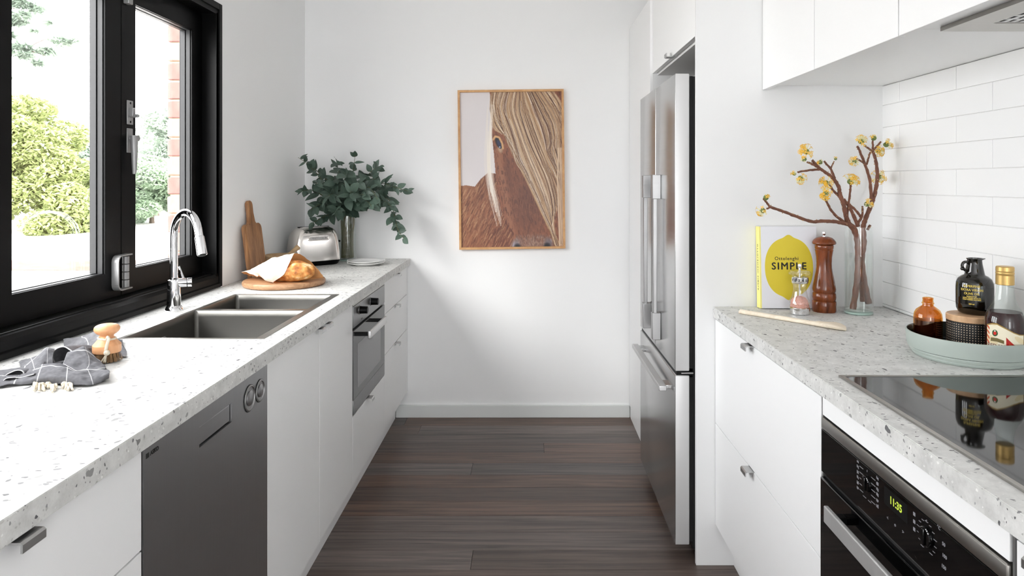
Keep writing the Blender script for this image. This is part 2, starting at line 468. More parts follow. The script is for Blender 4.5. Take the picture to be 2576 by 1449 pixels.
def text_mesh(s, size, extrude_=0.0, offset=0.0, align='CENTER', spacing=1.0):
    c = bpy.data.curves.new('lettering', 'FONT'); c.body = s; c.size = size; c.extrude = extrude_; c.offset = offset
    c.align_x = align; c.align_y = 'CENTER'; c.space_character = spacing; c.resolution_u = 3
    o = bpy.data.objects.new('lettering', c); COL.objects.link(o)
    dg = bpy.context.evaluated_depsgraph_get(); dg.update()
    me = bpy.data.meshes.new_from_object(o.evaluated_get(dg)); bpy.data.objects.remove(o); bpy.data.curves.remove(c)
    me.materials.clear()
    return me
def map_mesh(me, f):
    for v in me.vertices: v.co = f(v.co)
    me.update(); return me
def paint_grid(name, W, H, colors, posf):
    """flat print: grid of W x H cells, colors (H,W,3) in sRGB, posf(u,v)->xyz"""
    us, vs = np.meshgrid((np.arange(W)+0.5)/W, (np.arange(H)+0.5)/H)
    us = (us-us.min())/(us.max()-us.min()); vs = (vs-vs.min())/(vs.max()-vs.min())
    co = posf(us, vs).reshape(-1, 3)
    idx = np.arange(W*H).reshape(H, W)
    faces = np.stack([idx[:-1, :-1], idx[1:, :-1], idx[1:, 1:], idx[:-1, 1:]], -1).reshape(-1, 4)
    me = bpy.data.meshes.new(name)
    me.from_pydata(co.tolist(), [], faces.tolist())
    c = np.clip(colors.reshape(-1, 3), 0, 1)
    c = np.where(c <= 0.04045, c/12.92, ((c+0.055)/1.055)**2.4)
    at = me.color_attributes.new('paint', 'FLOAT_COLOR', 'POINT')
    at.data.foreach_set('color', np.concatenate([c, np.ones((len(c), 1))], 1).astype(np.float32).ravel())
    me.update(); return me
# ================================================================== THE ROOM
XL, XR, YB, YR, ZC = -1.30, 1.2665, 3.971, -4.6, 2.72     # left wall, right wall, back wall, rear wall, ceiling
CT, CTH = 0.92, 0.038                                      # worktop height and thickness
XLE, XRE = -0.687, 0.655                                   # worktop front edges
XLF, XRF = -0.703, 0.6625                                  # cabinet fronts
YP = 2.44                                                  # end panel beside the fridge

# floor with single boards
floor = struct('floor', BX(XL, XR, YR, YB, -0.06, -0.016), 'plank_shadow')
bw = 0.13; row = 0
y1 = 3.968
rows = []
edges = [3.968, 3.83, 3.70, 3.568, 3.441, 3.317, 3.182, 3.052, 2.922, 2.792, 2.662, 2.532, 2.402, 2.272]
y = 2.272
while y > YR + 0.05:
    y -= bw; edges.append(max(y, YR))
joint = {3: [0.078], 5: [-0.27], 11: [-0.205], 1: [-0.6], 7: [0.9], 8: [-0.85], 2: [1.0], 9: [0.75]}
rng = random.Random(3)
for i in range(len(edges)-1):
    a, b = edges[i+1], edges[i]
    js = joint.get(i, [rng.choice((-0.95, -0.7, 0.8, 1.05))])
    xs = [XL+0.004] + js + [XR-0.004]
    for k in range(len(xs)-1):
        L = xs[k+1]-xs[k]-0.0012; Wd = b-a-0.0012
        bm = BX(-L/2, L/2, -Wd/2, Wd/2, -0.016, 0.0, 0.0008, 1)
        obj('floor_board', bm, 'floor_wood', floor, ((xs[k]+xs[k+1])/2, (a+b)/2, 0), smooth=False)

struct('ceiling', BX(XL-0.3, XR+0.2, YR, YB+0.1, ZC, ZC+0.08), 'ceiling_paint')
struct('wall_back', BX(XL-0.3, XR+0.2, YB, YB+0.12, -0.06, ZC), 'wall_paint')
# left wall with the bifold window opening, unseen end shortened to dim the worktop
WY0, WY1, WZ0, WZ1 = 1.104, 2.897, 0.905, 2.113
wl = struct('wall_left', holed(NB(), [YR, WY0, WY1, YB], [-0.06, WZ0, WZ1, ZC], {(1, 1)}, -1.405, XL, 'x'), 'wall_paint')
wr = struct('wall_right', holed(NB(), [YR, -4.2, -2.3, YB], [-0.06, 0.0, 2.3, ZC], {(1, 1)}, XR, XR+0.12, 'x'), 'wall_paint')
w3 = struct('added_window_right')  # unseen window added behind the camera to brighten the left cabinet fronts
fb = NB()
for y in (-4.2, -3.27, -2.34): box(fb, XR+0.03, XR+0.08, y, y+0.04, 0, 2.3)
box(fb, XR+0.03, XR+0.08, -4.2, -2.3, 2.25, 2.3); box(fb, XR+0.03, XR+0.08, -4.2, -2.3, 0.0, 0.05)
obj('frame', fb, 'black_frame', w3, smooth=False)
for y in (-4.16, -3.23): obj('glass_pane', BX(XR+0.052, XR+0.058, y, y+0.89, 0.05, 2.25), 'window_glass', w3, smooth=False)
# rear wall behind the photographer, with a glazed opening added to light the room
struct('wall_rear', holed(NB(), [XL-0.3, -0.55, 0.55, XR+0.2], [-0.06, 0.0, 2.3, ZC], {(1, 1)}, YR-0.12, YR, 'y'), 'wall_paint')
w2 = struct('added_window_rear')
fb = NB()
for x in (-0.55, -0.02, 0.51): box(fb, x, x+0.04, YR-0.08, YR-0.03, 0, 2.3)
box(fb, -0.55, 0.55, YR-0.08, YR-0.03, 2.25, 2.3); box(fb, -0.55, 0.55, YR-0.08, YR-0.03, 0.0, 0.05)
obj('frame', fb, 'black_frame', w2, smooth=False)
for x in (-0.51, 0.02): obj('glass_pane', BX(x, x+0.49, YR-0.058, YR-0.052, 0.05, 2.25), 'window_glass', w2, smooth=False)
# skirting of the back wall
struct('baseboard_back', BX(-0.769, 0.584, YB-0.016, YB, 0.0, 0.071, 0.002), 'skirting_paint')

# tiled splashback: single tiles with recessed joints on the right wall
splash = obj('grout_bed', BX(XR-0.004, XR, 0.3, YP-0.002, CT, 1.704), 'grout', wr, smooth=False)
tile_me = {}
def tile(y0, y1_, z0, z1):
    k = (round(y1_-y0, 4), round(z1-z0, 4))
    if k not in tile_me:
        tile_me[k] = _mesh(box(NB(), -0.004, 0.004, -k[0]/2, k[0]/2, -k[1]/2, k[1]/2, 0.0008, 1), 'tile')
    obj('tile', tile_me[k], 'tile_white', wr, (XR-0.0045, (y0+y1_)/2, (z0+z1)/2), smooth=False)
ztop = 1.7035; zr = 0; J = 0.0016
zlines = [ztop, 1.634]
while zlines[-1] > CT+0.01: zlines.append(max(zlines[-1]-0.0781, CT+0.001))
for r_ in range(len(zlines)-1):
    z1, z0 = zlines[r_], zlines[r_+1]
    if z1 - z0 < 0.008: continue
    yj = 2.320 if r_ % 2 == 0 else 2.162
    ys = [YP-0.004, yj]
    while ys[-1] > 0.75: ys.append(ys[-1]-0.307)
    for k in range(len(ys)-1): tile(ys[k+1]+J/2, ys[k]-J/2, z0+J/2, z1-J/2)

# ------------------------------------------------------------------ black bifold window
win = struct('window_1')
SX0, SX1 = -1.412, -1.360         # sash depth
ZS0, ZS1 = 0.985, 2.062           # sash bottom, top
fr = NB()
box(fr, -1.42, -1.302, 2.850, 2.894, CT+0.003, 2.112)                        # far jamb
box(fr, -1.312, -1.296, 2.868, 2.894, CT+0.003, 2.112, 0.002)                # casing edge
box(fr, -1.335, -1.302, 2.852, 2.868, CT+0.06, 2.07)                         # stop
box(fr, -1.42, -1.302, WY0+0.003, WY0+0.045, CT+0.003, 2.112)                # near jamb
box(fr, -1.42, -1.302, WY0+0.045, 2.850, 2.064, 2.112)                       # head
box(fr, -1.312, -1.296, WY0+0.003, 2.868, 2.085, 2.112, 0.002)
obj('frame', fr, 'black_frame', win, smooth=False)
sl = NB()
box(sl, -1.42, -1.318, WY0+0.045, 2.850, CT+0.003, 0.983, 0.003)
extrude(sl, [(-1.345, CT+0.003), (-1.292, CT+0.003), (-1.292, 0.938), (-1.300, 0.942), (-1.300, 0.966), (-1.306, 0.978), (-1.345, 0.981)], 'y', WY0+0.045, 2.868)
obj('sill', sl, 'black_frame', win, smooth=False)
ST = 0.083
sash_edges = [2.848, 2.282, 1.716, 1.150]
for k in range(len(sash_edges)-1):
    a, b = sash_edges[k+1]+0.0015, sash_edges[k]-0.0015
    s = holed(NB(), [a, a+ST, b-ST, b], [ZS0, 1.066, 1.977, ZS1], {(1, 1)}, SX0, SX1, 'x')
    bmesh.ops.bevel(s, geom=[e for e in s.edges], offset=0.0015, segments=1, affect='EDGES')
    so = obj('sash', s, 'black_frame', win, smooth=False)
    bd = NB()
    for xx0, xx1, t in ((-1.404, -1.386, 0.008), (-1.384, -1.368, 0.004)):
        holed(bd, [a+ST, a+ST+t, b-ST-t, b-ST], [1.066, 1.066+t*0.5, 1.977-t*0.5, 1.977], {(1, 1)}, xx0, xx1, 'x')
    obj('glazing_bead', bd, 'frame_grey', so, smooth=False)
    obj('glass_pane', BX(-1.398, -1.394, a+ST, b-ST, 1.066, 1.977), 'window_glass', so, smooth=False)
    if k == 0:      # hardware on the stile beside the opening pane
        lk = NB(); box(lk, SX1, SX1+0.004, 2.311, 2.345, 1.558, 1.640, 0.0015)
        box(lk, SX1+0.003, SX1+0.016, 2.322, 2.340, 1.585, 1.615, 0.003)
        lathe(lk, [(0.006, 0), (0.006, 0.02), (0.004, 0.023)], 12, (SX1+0.006, 2.334, 1.588), m=Matrix.Rotation(R(90), 3, 'Y'))
        lo = obj('lock_plate', lk, 'hardware_grey', so)
        for z in (1.567, 1.631): obj('screw', lathe(NB(), [(0.004, 0), (0.004, 0.001), (0.002, 0.0016)], 10, (SX1+0.004, 2.328, z), m=Matrix.Rotation(R(90), 3, 'Y')), 'frame_grey', so)
        lt = NB(); box(lt, SX1, SX1+0.004, 2.311, 2.343, 1.462, 1.545, 0.0015)
        lathe(lt, [(0.010, 0), (0.010, 0.03)], 14, (SX1, 2.331, 1.512), m=Matrix.Rotation(R(90), 3, 'Y'))
        obj('latch_plate', lt, 'hardware_grey', so)
        hd = NB()
        tube(hd, [(SX1+0.018, 2.322, 1.520), (SX1+0.020, 2.322, 1.500), (SX1+0.021, 2.322, 1.460), (SX1+0.020, 2.324, 1.405), (SX1+0.020, 2.323, 1.390)], [0.010, 0.0115, 0.010, 0.0075, 0.006], 12)
        obj('latch_handle', hd, 'hardware_grey', so)
        ct = NB(); box(ct, SX1, SX1+0.020, 2.292, 2.318, 1.962, 1.995, 0.003); obj('catch', ct, 'hardware_grey', so)
    if k == 1:      # wrap-round pull straddling the folding joint
        pl = NB()
        prof = []
        ya, yb_, za, zb = 2.224, 2.306, 1.005, 1.122
        # hinge knuckles
        for q in range(4):
            z0 = za+0.006+(zb-za-0.012)*q/4; z1 = za+0.006+(zb-za-0.012)*(q+1)/4-0.003
            lathe(pl, [(0.011, z0), (0.011, z1)], 14, (SX1+0.009, 2.292, 0))
        obj('hinge_knuckles', pl, 'hardware_grey', so)
        ph = NB()
        zm_ = (za+zb)/2
        def cshape(o_):
            up_ = [(yb_, zb-o_)] + [(2.249+(0.022-o_)*math.cos(R(a_)), zb-0.022+(0.022-o_)*math.sin(R(a_))) for a_ in (90, 112, 135, 157, 180)]
            return up_ + [(a_, 2*zm_-b_) for a_, b_ in reversed(up_)]
        extrude(ph, cshape(0.0) + list(reversed(cshape(0.0045))), 'x', SX1+0.001, SX1+0.024)
        obj('pull_handle', ph, 'hardware_grey', so, smooth=False)

# ------------------------------------------------------------------ brick reveal outside
ow = struct('wall_outside', BX(-1.502, -1.41, 2.866, 3.9, -0.3, 2.6), 'mortar')
brick_me = {}
z = -0.28; c = 0
while z < 2.5:
    ys = [2.858, 2.858+0.23, 2.858+0.47, 2.858+0.71] if c % 2 == 0 else [2.858, 2.858+0.11, 2.858+0.35, 2.858+0.59]
    for k in range(3):
        L = round(ys[k+1]-ys[k]-0.010, 4)
        key = (L, (c+k) % 2 if (c*7+k*3) % 5 else 0)
        if key not in brick_me:
            bm = NB(); box(bm, -0.0525, 0.0525, -L/2, L/2, -0.0352, 0.0352, 0.004, 1)
            rr = random.Random(c*9+k)
            for v in bm.verts: v.co += Vector((rr.uniform(-1, 1), rr.uniform(-1, 1), rr.uniform(-1, 1)))*0.0013
            brick_me[key] = _mesh(bm, 'brick')
        if z > 0.6:
            obj('brick', brick_me[key], 'brick_red' if key[1] == 0 else 'brick_pale', ow, (-1.459, (ys[k]+ys[k+1])/2-0.005, z+0.035), smooth=False)
    z += 0.0796; c += 1
struct('wall_outside_lower', BX(-1.512, -1.41, YR, 2.857, -0.3, 0.90), 'mortar')

# ------------------------------------------------------------------ garden seen through the panes
struct('ground', BX(-45, -1.53, -14, 60, -0.30, 0.0), 'concrete')
bank = struct('trim_1', BX(-40, -2.2, 10.66, 50, 0.0, 0.140), 'concrete')
t = thing('timber_sleeper', 'long reddish timber edging along the pale terrace outside the window', 'timber', (-9, 10.6, 0))
obj('beam', BX(-20, -2.6, 10.54, 10.655, 0.001, 0.156, 0.008), 'deck_timber', t, smooth=False)
def foliage(bm, blobs, count, size, seed, aspect=1.6):
    rg = random.Random(seed); tot = sum(b[3]*b[4]*b[5] for b in blobs)
    for (cx, cy, cz, rx, ry, rz) in blobs:
        nn = int(count*rx*ry*rz/tot)
        for _ in range(nn):
            while True:
                d = Vector((rg.uniform(-1, 1), rg.uniform(-1, 1), rg.uniform(-1, 1)))
                if 0.2 < d.length < 1: break
            d = d.normalized()*(d.length**0.45)
            p = Vector((cx+d.x*rx, cy+d.y*ry, cz+d.z*rz))
            s = size*rg.uniform(0.6, 1.4)
            e = Euler((rg.uniform(-0.9, 0.9), rg.uniform(-0.9, 0.9), rg.uniform(0, 6.28))).to_matrix()
            pts = [(-0.5*s*aspect, 0, 0), (0, -0.32*s, 0.06*s), (0.5*s*aspect, 0, 0), (0, 0.32*s, 0.06*s)]
            bm.faces.new([bm.verts.new(p + e @ Vector(q)) for q in pts])
    return bm
def plant(name, label, cat, base, blobs, count, size, seed, mat, trunks, group=None, aspect=1.6):
    t = thing(name, label, cat, base, group=group)
    tb = NB()
    for pts, r0, r1 in trunks:
        sp = smooth_path(pts, 4); nn = len(sp)
        tube(tb, sp, [r0+(r1-r0)*i/(nn-1) for i in range(nn)], 7)
    obj('trunk', tb, 'bark', t)
    obj('foliage', foliage(NB(), blobs, count, size, seed, aspect), mat, t, smooth=False, kind='stuff')
    return t
rg = random.Random(11)
def cloud(px0, px1, ytop, Y, base_z, n, r, seed, slope=None):
    """blobs filling a crown between two picture columns at depth Y"""
    g = random.Random(seed); out = []
    for _ in range(n):
        px = g.uniform(px0, px1)
        top = ytop(px)
        zt = HC-(top-CY)/F*Y
        z = base_z + (zt-r*0.7-base_z)*math.sqrt(g.random())
        out.append(((px-CX)/F*Y, Y+g.uniform(-1.0, 1.0), z, r*g.uniform(0.6, 1.1), r*g.uniform(0.7, 1.1), r*g.uniform(0.45, 0.8)))
    return out
def lerp_top(pts):
    xs = [p[0] for p in pts]; ys = [p[1] for p in pts]
    return lambda x: float(np.interp(x, xs, ys))
plant('maple_tree', 'broad yellow-green tree beyond the left window pane', 'tree', ((90-CX)/F*17, 17, 0.14),
      cloud(-140, 225, lerp_top([(-140, 300), (20, 235), (70, 215), (120, 290), (170, 380), (225, 440)]), 17, 0.15, 75, 0.62, 1), 70000, 0.095, 2, 'leaf_yellow',
      [([(-12.2, 17, 0.1), (-12.1, 17, 0.9), (-12.4, 17, 1.8)], 0.10, 0.05), ([(-12.15, 17, 0.8), (-11.7, 17, 1.5)], 0.05, 0.03), ([(-12.15, 17, 0.7), (-12.9, 17, 2.4)], 0.05, 0.02)])
plant('grey_shrub', 'grey-green bushy shrub beyond the right window pane', 'shrub', ((395-CX)/F*25, 25, 0.14),
      cloud(330, 470, lerp_top([(330, 430), (380, 260), (420, 250), (470, 300)]), 25, 0.15, 46, 0.62, 3), 40000, 0.10, 4, 'leaf_pale',
      [([(-13.6, 25, 0.1), (-13.7, 25, 1.5), (-13.4, 25, 2.4)], 0.10, 0.04)])
plant('green_shrub', 'mid green rounded shrub low behind the right window pane', 'shrub', ((380-CX)/F*20.5, 20.5, 0.14),
      cloud(300, 470, lerp_top([(300, 430), (360, 370), (400, 400), (470, 420)]), 20.5, 0.0, 46, 0.5, 5), 45000, 0.085, 6, 'leaf_green',
      [([(-11.3, 20.5, 0.1), (-11.3, 20.5, 1.1)], 0.08, 0.04)])
plant('pale_shrub', 'pale green shrub between the yellow tree and the dark window post', 'shrub', ((240-CX)/F*29, 29, 0.14),
      cloud(150, 330, lerp_top([(150, 330), (215, 350), (245, 320), (330, 360)]), 29, 0.1, 46, 0.65, 7), 40000, 0.11, 8, 'leaf_pale',
      [([(-18.4, 29, 0.1), (-18.4, 29, 2.0)], 0.10, 0.04)])
gum_blobs = []
for (px, py, r) in ((60, 10, .45), (40, 60, .35), (85, 20, .3), (80, 45, .3), (50, 55, .25), (60, 125, .4), (85, 145, .3), (115, 130, .35), (115, 85, .2), (150, 105, .3), (185, 112, .3), (210, 108, .15), (45, 130, .4), (80, 155, .25), (45, 200, .12), (20, 90, .4), (0, 40, .6), (-30, 120, .6), (-60, 30, .8), (130, 60, .15)):
    p = PX(px, py, 15.0); gum_blobs.append((p.x, 15.0+random.uniform(-.3, .3), p.z, r*0.5, r*0.5, r*0.22))
def GP(px, py): p = PX(px, py, 15.0); return (p.x, p.y, p.z)
plant('gum_tree', 'grey-leaved tree whose thin branches hang into the upper left pane', 'tree', ((-300-CX)/F*15, 15, 0.14), gum_blobs, 4200, 0.10, 10, 'leaf_gum',
      [([((-300-CX)/F*15, 15, 0.1), GP(-290, 300), GP(-240, 60), GP(-150, -60)], 0.16, 0.07), ([GP(-240, 60), GP(-60, 40), GP(60, 15)], 0.05, 0.008), ([GP(-250, 120), GP(-60, 110), GP(60, 125), GP(115, 140)], 0.05, 0.008), ([GP(60, 125), GP(130, 95), GP(210, 108)], 0.012, 0.004)], aspect=2.4)
# ================================================================== LEFT RUN
def tab(parent, xf, yc, zt, side, w=0.045, name='handle'):
    """tab pull hooked over the top edge of a front; side = +1 faces +X"""
    bm = NB(); s = side
    poly = [(xf-s*0.012, zt), (xf-s*0.012, zt+0.0022), (xf+s*0.022, zt+0.0022), (xf+s*0.0255, zt-0.001), (xf+s*0.0255, zt-0.0125), (xf+s*0.0225, zt-0.0125), (xf+s*0.0225, zt-0.002), (xf+s*0.020, zt)]
    extrude(bm, poly, 'y', yc-w/2, yc+w/2)
    return obj(name, bm, 'satin_metal', parent, smooth=False)
def front(parent, name, xf, side, y0, y1, z0, z1, mat='cabinet_white', th=0.018, g=0.0016):
    a, b = sorted((xf, xf-side*th))
    return obj(name, BX(a, b, y0+g, y1-g, z0+g, z1-g, 0.0012, 2), mat, parent)
def carcass(parent, xf, side, y0, y1, z0=0.149, z1=CT-CTH, depth=0.555, mat='carcass_white'):
    a, b = sorted((xf-side*0.0185, xf-side*(0.0185+depth)))
    return obj('carcass', BX(a, b, y0+0.0006, y1-0.0006, z0, z1-0.0006), mat, parent, smooth=False)
def toe(parent, xf, side, y0, y1):
    a, b = sorted((xf-side*0.066, xf-side*0.084))
    return obj('toe_kick', BX(a, b, y0, y1, 0.001, 0.149), 'skirting_paint' if False else 'cabinet_white', parent, smooth=False)
ZT = CT-CTH-0.0005   # underside of the worktop

def unit(name, label, y0, y1, xf, side, fronts, group=None, toek=True):
    t = thing(name, label, 'cabinet', (xf-side*0.3, (y0+y1)/2, 0), group=group)
    carcass(t, xf, side, y0, y1)
    if toek: toe(t, xf, side, y0, y1)
    for nm, a, b, z0, z1, hy in fronts:
        f = front(t, nm, xf, side, a, b, z0, z1)
        if hy is not None: tab(f, xf, hy, z1-0.0016, side)
    return t
unit('drawer_cabinet', 'white drawer cabinet at the near end left of the dishwasher', 0.70, 1.243, XLF, 1,
     [('drawer_front', 0.70, 1.243, 0.692, ZT-0.004, 0.938), ('drawer_front', 0.70, 1.243, 0.42, 0.692, None), ('drawer_front', 0.70, 1.243, 0.149, 0.42, None)])
unit('cupboard', 'white base cupboard at the nearest end of the window worktop', 0.12, 0.70, XLF, 1,
     [('door', 0.12, 0.70, 0.149, ZT-0.004, 0.65)])
sc_ = thing('sink_cabinet', 'white two-door cabinet under the sink beside the dishwasher', 'cabinet', (XLF-0.3, 2.28, 0))
for nm, bb in (('side_panel', (1.8386, 1.855, 0.149, ZT-0.001)), ('side_panel', (2.712, 2.7284, 0.149, ZT-0.001)), ('floor_panel', (1.855, 2.712, 0.149, 0.165))):
    obj(nm, BX(XLF-0.5735, XLF-0.0185, *bb), 'carcass_white', sc_, smooth=False)
obj('back_panel', BX(XLF-0.59, XLF-0.574, 1.8386, 2.7284, 0.149, ZT-0.001), 'carcass_white', sc_, smooth=False)
toe(sc_, XLF, 1, 1.838, 2.729)
for a_, b_, h_ in ((1.838, 2.299, 2.268), (2.299, 2.729, 2.352)):
    f_ = front(sc_, 'door', XLF, 1, a_, b_, 0.149, ZT-0.004); tab(f_, XLF, h_, ZT-0.0056, 1)
c_ = thing('oven_cabinet', 'white cabinet holding the compact steel oven, one drawer below', 'cabinet', (XLF-0.3, 3.03, 0))
a, b = XLF-0.0185-0.555, XLF-0.0185
cb = NB(); box(cb, a, b, 2.7296, 2.746, 0.149, ZT); box(cb, a, b, 3.314, 3.3304, 0.149, ZT); box(cb, a, b, 2.746, 3.314, 0.149, 0.418)
obj('carcass', cb, 'carcass_white', c_, smooth=False); toe(c_, XLF, 1, 2.729, 3.331)
f_ = front(c_, 'drawer_front', XLF, 1, 2.729, 3.331, 0.149, 0.424); tab(f_, XLF, 2.985, 0.4225, 1)
unit('drawer_cabinet', 'white three-drawer cabinet in the far corner beside the picture wall', 3.331, 3.94, XLF, 1,
     [('drawer_front', 3.331, 3.94, 0.716, ZT-0.004, 3.63), ('drawer_front', 3.331, 3.94, 0.516, 0.716, 3.61), ('drawer_front', 3.331, 3.94, 0.149, 0.516, 3.61)])
obj_f = obj('filler_strip', BX(XLF-0.018, XLF, 3.942, YB-0.001, 0.149, ZT), 'cabinet_white')
tag(obj_f, 'narrow white filler strip between the corner drawers and the back wall', 'strip')

# worktop with the sink cut-out
SX_0, SX_1, SY_0, SY_1 = -1.158, -0.746, 1.925, 2.690
bm = holed(NB(), [-1.2985, SX_0+0.004, SX_1-0.004, XLE], [0.10, SY_0+0.004, SY_1-0.004, YB-0.0015], {(1, 1)}, CT-CTH, CT, 'z')
es = [e for e in bm.edges if all(abs(v.co.x-XLE) < 1e-5 for v in e.verts) and abs(e.verts[0].co.z-e.verts[1].co.z) < 1e-6]
bmesh.ops.bevel(bm, geom=es, offset=0.0015, segments=2, affect='EDGES')
tag(obj('worktop', bm, 'terrazzo', smooth=False), 'long speckled grey terrazzo worktop under the black window', 'worktop')

# ------------------------------------------------------------------ sink
t = thing('kitchen_sink', 'double-bowl stainless steel sink set into the window worktop', 'sink', ((SX_0+SX_1)/2, (SY_0+SY_1)/2, CT))
YD0, YD1 = 2.350, 2.374
rim = NB(); zr = CT+0.0016; g_ = 0.011
bowls = [(SX_0+g_, SX_1-g_-0.012, SY_0+g_-0.002, YD0), (SX_0+g_, SX_1-g_-0.012, YD1, SY_1-g_)]
holed(rim, [SX_0, SX_0+g_, SX_1-g_-0.012, SX_1], [SY_0, SY_0+g_-0.002, YD0, YD1, SY_1-g_, SY_1], {(1, 1), (1, 3)}, CT+0.0002, zr, 'z')
obj('rim', rim, 'steel_trim', t, smooth=False)
for bi, (x0, x1, y0, y1) in enumerate(bowls):
    bm = NB(); cx, cy, hx, hy = (x0+x1)/2, (y0+y1)/2, (x1-x0)/2, (y1-y0)/2
    dep = 0.185 if bi == 0 else 0.165
    L = []
    for ins, z, r in ((0, zr-0.0002, 0.0006), (0.002, zr-0.003, 0.010), (0.003, CT-0.02, 0.013), (0.005, CT-dep+0.02, 0.014), (0.010, CT-dep+0.006, 0.016), (0.022, CT-dep, 0.018)):
        L.append([(p[0], p[1], z) for p in rrect(cx, cy, hx-ins, hy-ins, r)])
    n = len(L[-1]); L.append([(cx+0.04*math.cos(2*PI*(i+0.5)/n), cy+0.04*math.sin(2*PI*(i+0.5)/n), CT-dep-0.003) for i in range(n)])
    loft(bm, L, cap1=True)
    for f in bm.faces: f.normal_flip()
    bo = obj('bowl', bm, 'steel_sink', t, angle=50)
    obj('drain', lathe(NB(), [(0.036, CT-dep-0.0025), (0.036, CT-dep+0.001), (0.028, CT-dep+0.002), (0.020, CT-dep-0.001)], 24, (cx, cy, 0)), 'satin_metal', bo)
    if bi == 0:
        ov = NB(); p = rrect(2.125, CT-0.058, 0.030, 0.016, 0.008)
        q = rrect(2.125, CT-0.058, 0.024, 0.011, 0.006)
        xo = x0+0.0035
        loft(ov, [[(xo, a, b) for a, b in p], [(xo+0.003, a, b) for a, b in rrect(2.125, CT-0.058, 0.0285, 0.0145, 0.007)], [(xo+0.003, a, b) for a, b in q], [(xo+0.0005, a, b) for a, b in q]], cap1=True)
        obj('overflow', ov, 'satin_metal', bo)

# ------------------------------------------------------------------ tap
FX, FY = -1.226, 2.363
t = thing('kitchen_tap', 'tall chrome gooseneck tap behind the sink', 'tap', (FX, FY, CT))
obj('base', lathe(NB(), [(0.0295, CT), (0.0295, CT+0.003), (0.0245, CT+0.013), (0.0225, CT+0.016)], 32, (FX, FY, 0)), 'chrome', t)
obj('body', lathe(NB(), [(0.0225, CT+0.014), (0.0215, CT+0.05), (0.0205, CT+0.098), (0.0195, CT+0.104), (0.014, CT+0.1065), (0.0145, CT+0.112)], 32, (FX, FY, 0)), 'chrome', t)
d = Vector((0.150, -0.105, 0)).normalized()
reach = 0.172; rr_ = reach/2*0.93
pts = [Vector((FX, FY, CT+0.105)), Vector((FX, FY, CT+0.18)), Vector((FX, FY, CT+0.250))]
zc = CT+0.255
for k in range(1, 17):
    a = R(180-180*k/16*0.93)
    pts.append(Vector((FX, FY, zc)) + d*(rr_+rr_*math.cos(a)) + Vector((0, 0, rr_*1.06*math.sin(a))))
end = pts[-1]; dirn = (pts[-1]-pts[-2]).normalized()
pts.append(end + dirn*0.012)
obj('spout', tube(NB(), pts, 0.0128, 18), 'chrome', t)
e0 = pts[-1]
hd = NB(); tube(hd, [e0, e0+dirn*0.002, e0+dirn*0.004, e0+dirn*0.062, e0+dirn*0.064], [0.0132, 0.0150, 0.0152, 0.0165, 0.0150], 20)
obj('spray_head', hd, 'chrome', t)
obj('nozzle', tube(NB(), [e0+dirn*0.063, e0+dirn*0.067], [0.012, 0.0115], 18), 'black_plastic', t)
lv = NB(); ax = Vector((0.80, 0.35, 0)).normalized(); c0 = Vector((FX, FY, CT+0.094))
tube(lv, [c0+ax*0.008, c0+ax*0.040], [0.0155, 0.0155], 24)
obj('valve', lv, 'chrome', t)
lv = NB(); tube(lv, [c0+ax*0.0415, c0+ax*0.043, c0+ax*0.055, c0+ax*0.0565], [0.0145, 0.0158, 0.0158, 0.014], 24)
kn = obj('lever_cap', lv, 'chrome', t)
lv = NB(); p0 = c0+ax*0.030+Vector((0, 0, 0.012)); tube(lv, [p0, p0+Vector((-0.022, 0.012, 0.042))], [0.0045, 0.0035], 10)
obj('lever', lv, 'chrome', kn)

# ------------------------------------------------------------------ dishwasher
t = thing('dishwasher', 'dark stainless dishwasher between the white drawers and the sink cupboard', 'dishwasher', (XLF-0.3, 1.54, 0))
dy0, dy1 = 1.246, 1.836
obj('body', BX(XLF-0.57, XLF-0.024, dy0+0.004, dy1-0.004, 0.012, ZT-0.002), 'black_matte', t, smooth=False)
obj('toe_kick', BX(XLF-0.084, XLF-0.066, dy0, dy1, 0.001, 0.148), 'cabinet_white', t, smooth=False)
hy0, hy1, hz0, hz1 = 1.457, 1.617, 0.795, 0.840
dr = holed(NB(), [dy0, hy0, hy1, dy1], [0.150, hz0, hz1, ZT-0.003], {(1, 1)}, XLF-0.022, XLF+0.001, 'x')
dr_o = obj('door', dr, 'steel_dark', t, smooth=False)
ph = NB(); box(ph, XLF-0.0215, XLF-0.003, hy0+0.003, hy1-0.003, hz0+0.003, hz1-0.003, 0.002)
obj('handle_flap', ph, 'steel_dark', dr_o)
obj('handle_gap', BX(XLF-0.0215, XLF-0.019, hy0, hy1, hz0, hz1), 'dark_gap', dr_o, smooth=False)
RY = Matrix.Rotation(R(90), 3, 'Y')
for yc, zc, r in ((1.7176, 0.819, 0.0325), (1.784, 0.818, 0.0285)):
    d_ = obj('dial', lathe(NB(), [(r, 0), (r, 0.002), (r-0.003, 0.0035), (r-0.0045, 0.001), (r*0.60, 0.0008)], 36, (XLF+0.001, yc, zc), m=RY), 'satin_grey', dr_o)
    obj('button', lathe(NB(), [(r*0.58, 0), (r*0.58, 0.003), (r*0.52, 0.004)], 28, (XLF+0.001, yc, zc), m=RY), 'steel_dark', d_)
    obj('rim_ring', lathe(NB(), [(r+0.0012, 0), (r+0.0012, 0.0014), (r, 0.0014)], 36, (XLF+0.001, yc, zc), m=RY, cap1=False), 'dark_gap', d_)
def text_yz(s, size, y, z, x, face, off=0.0, spacing=1.0, align='LEFT'):
    me = text_mesh(s, size, 0.0003, off, align, spacing)
    # face +1: read by someone standing at +X looking towards -X (text runs along +Y)
    if face > 0: return map_mesh(me, lambda c: Vector((x+c.z, y+c.x, z+c.y)))
    return map_mesh(me, lambda c: Vector((x-c.z, y-c.x, z+c.y)))
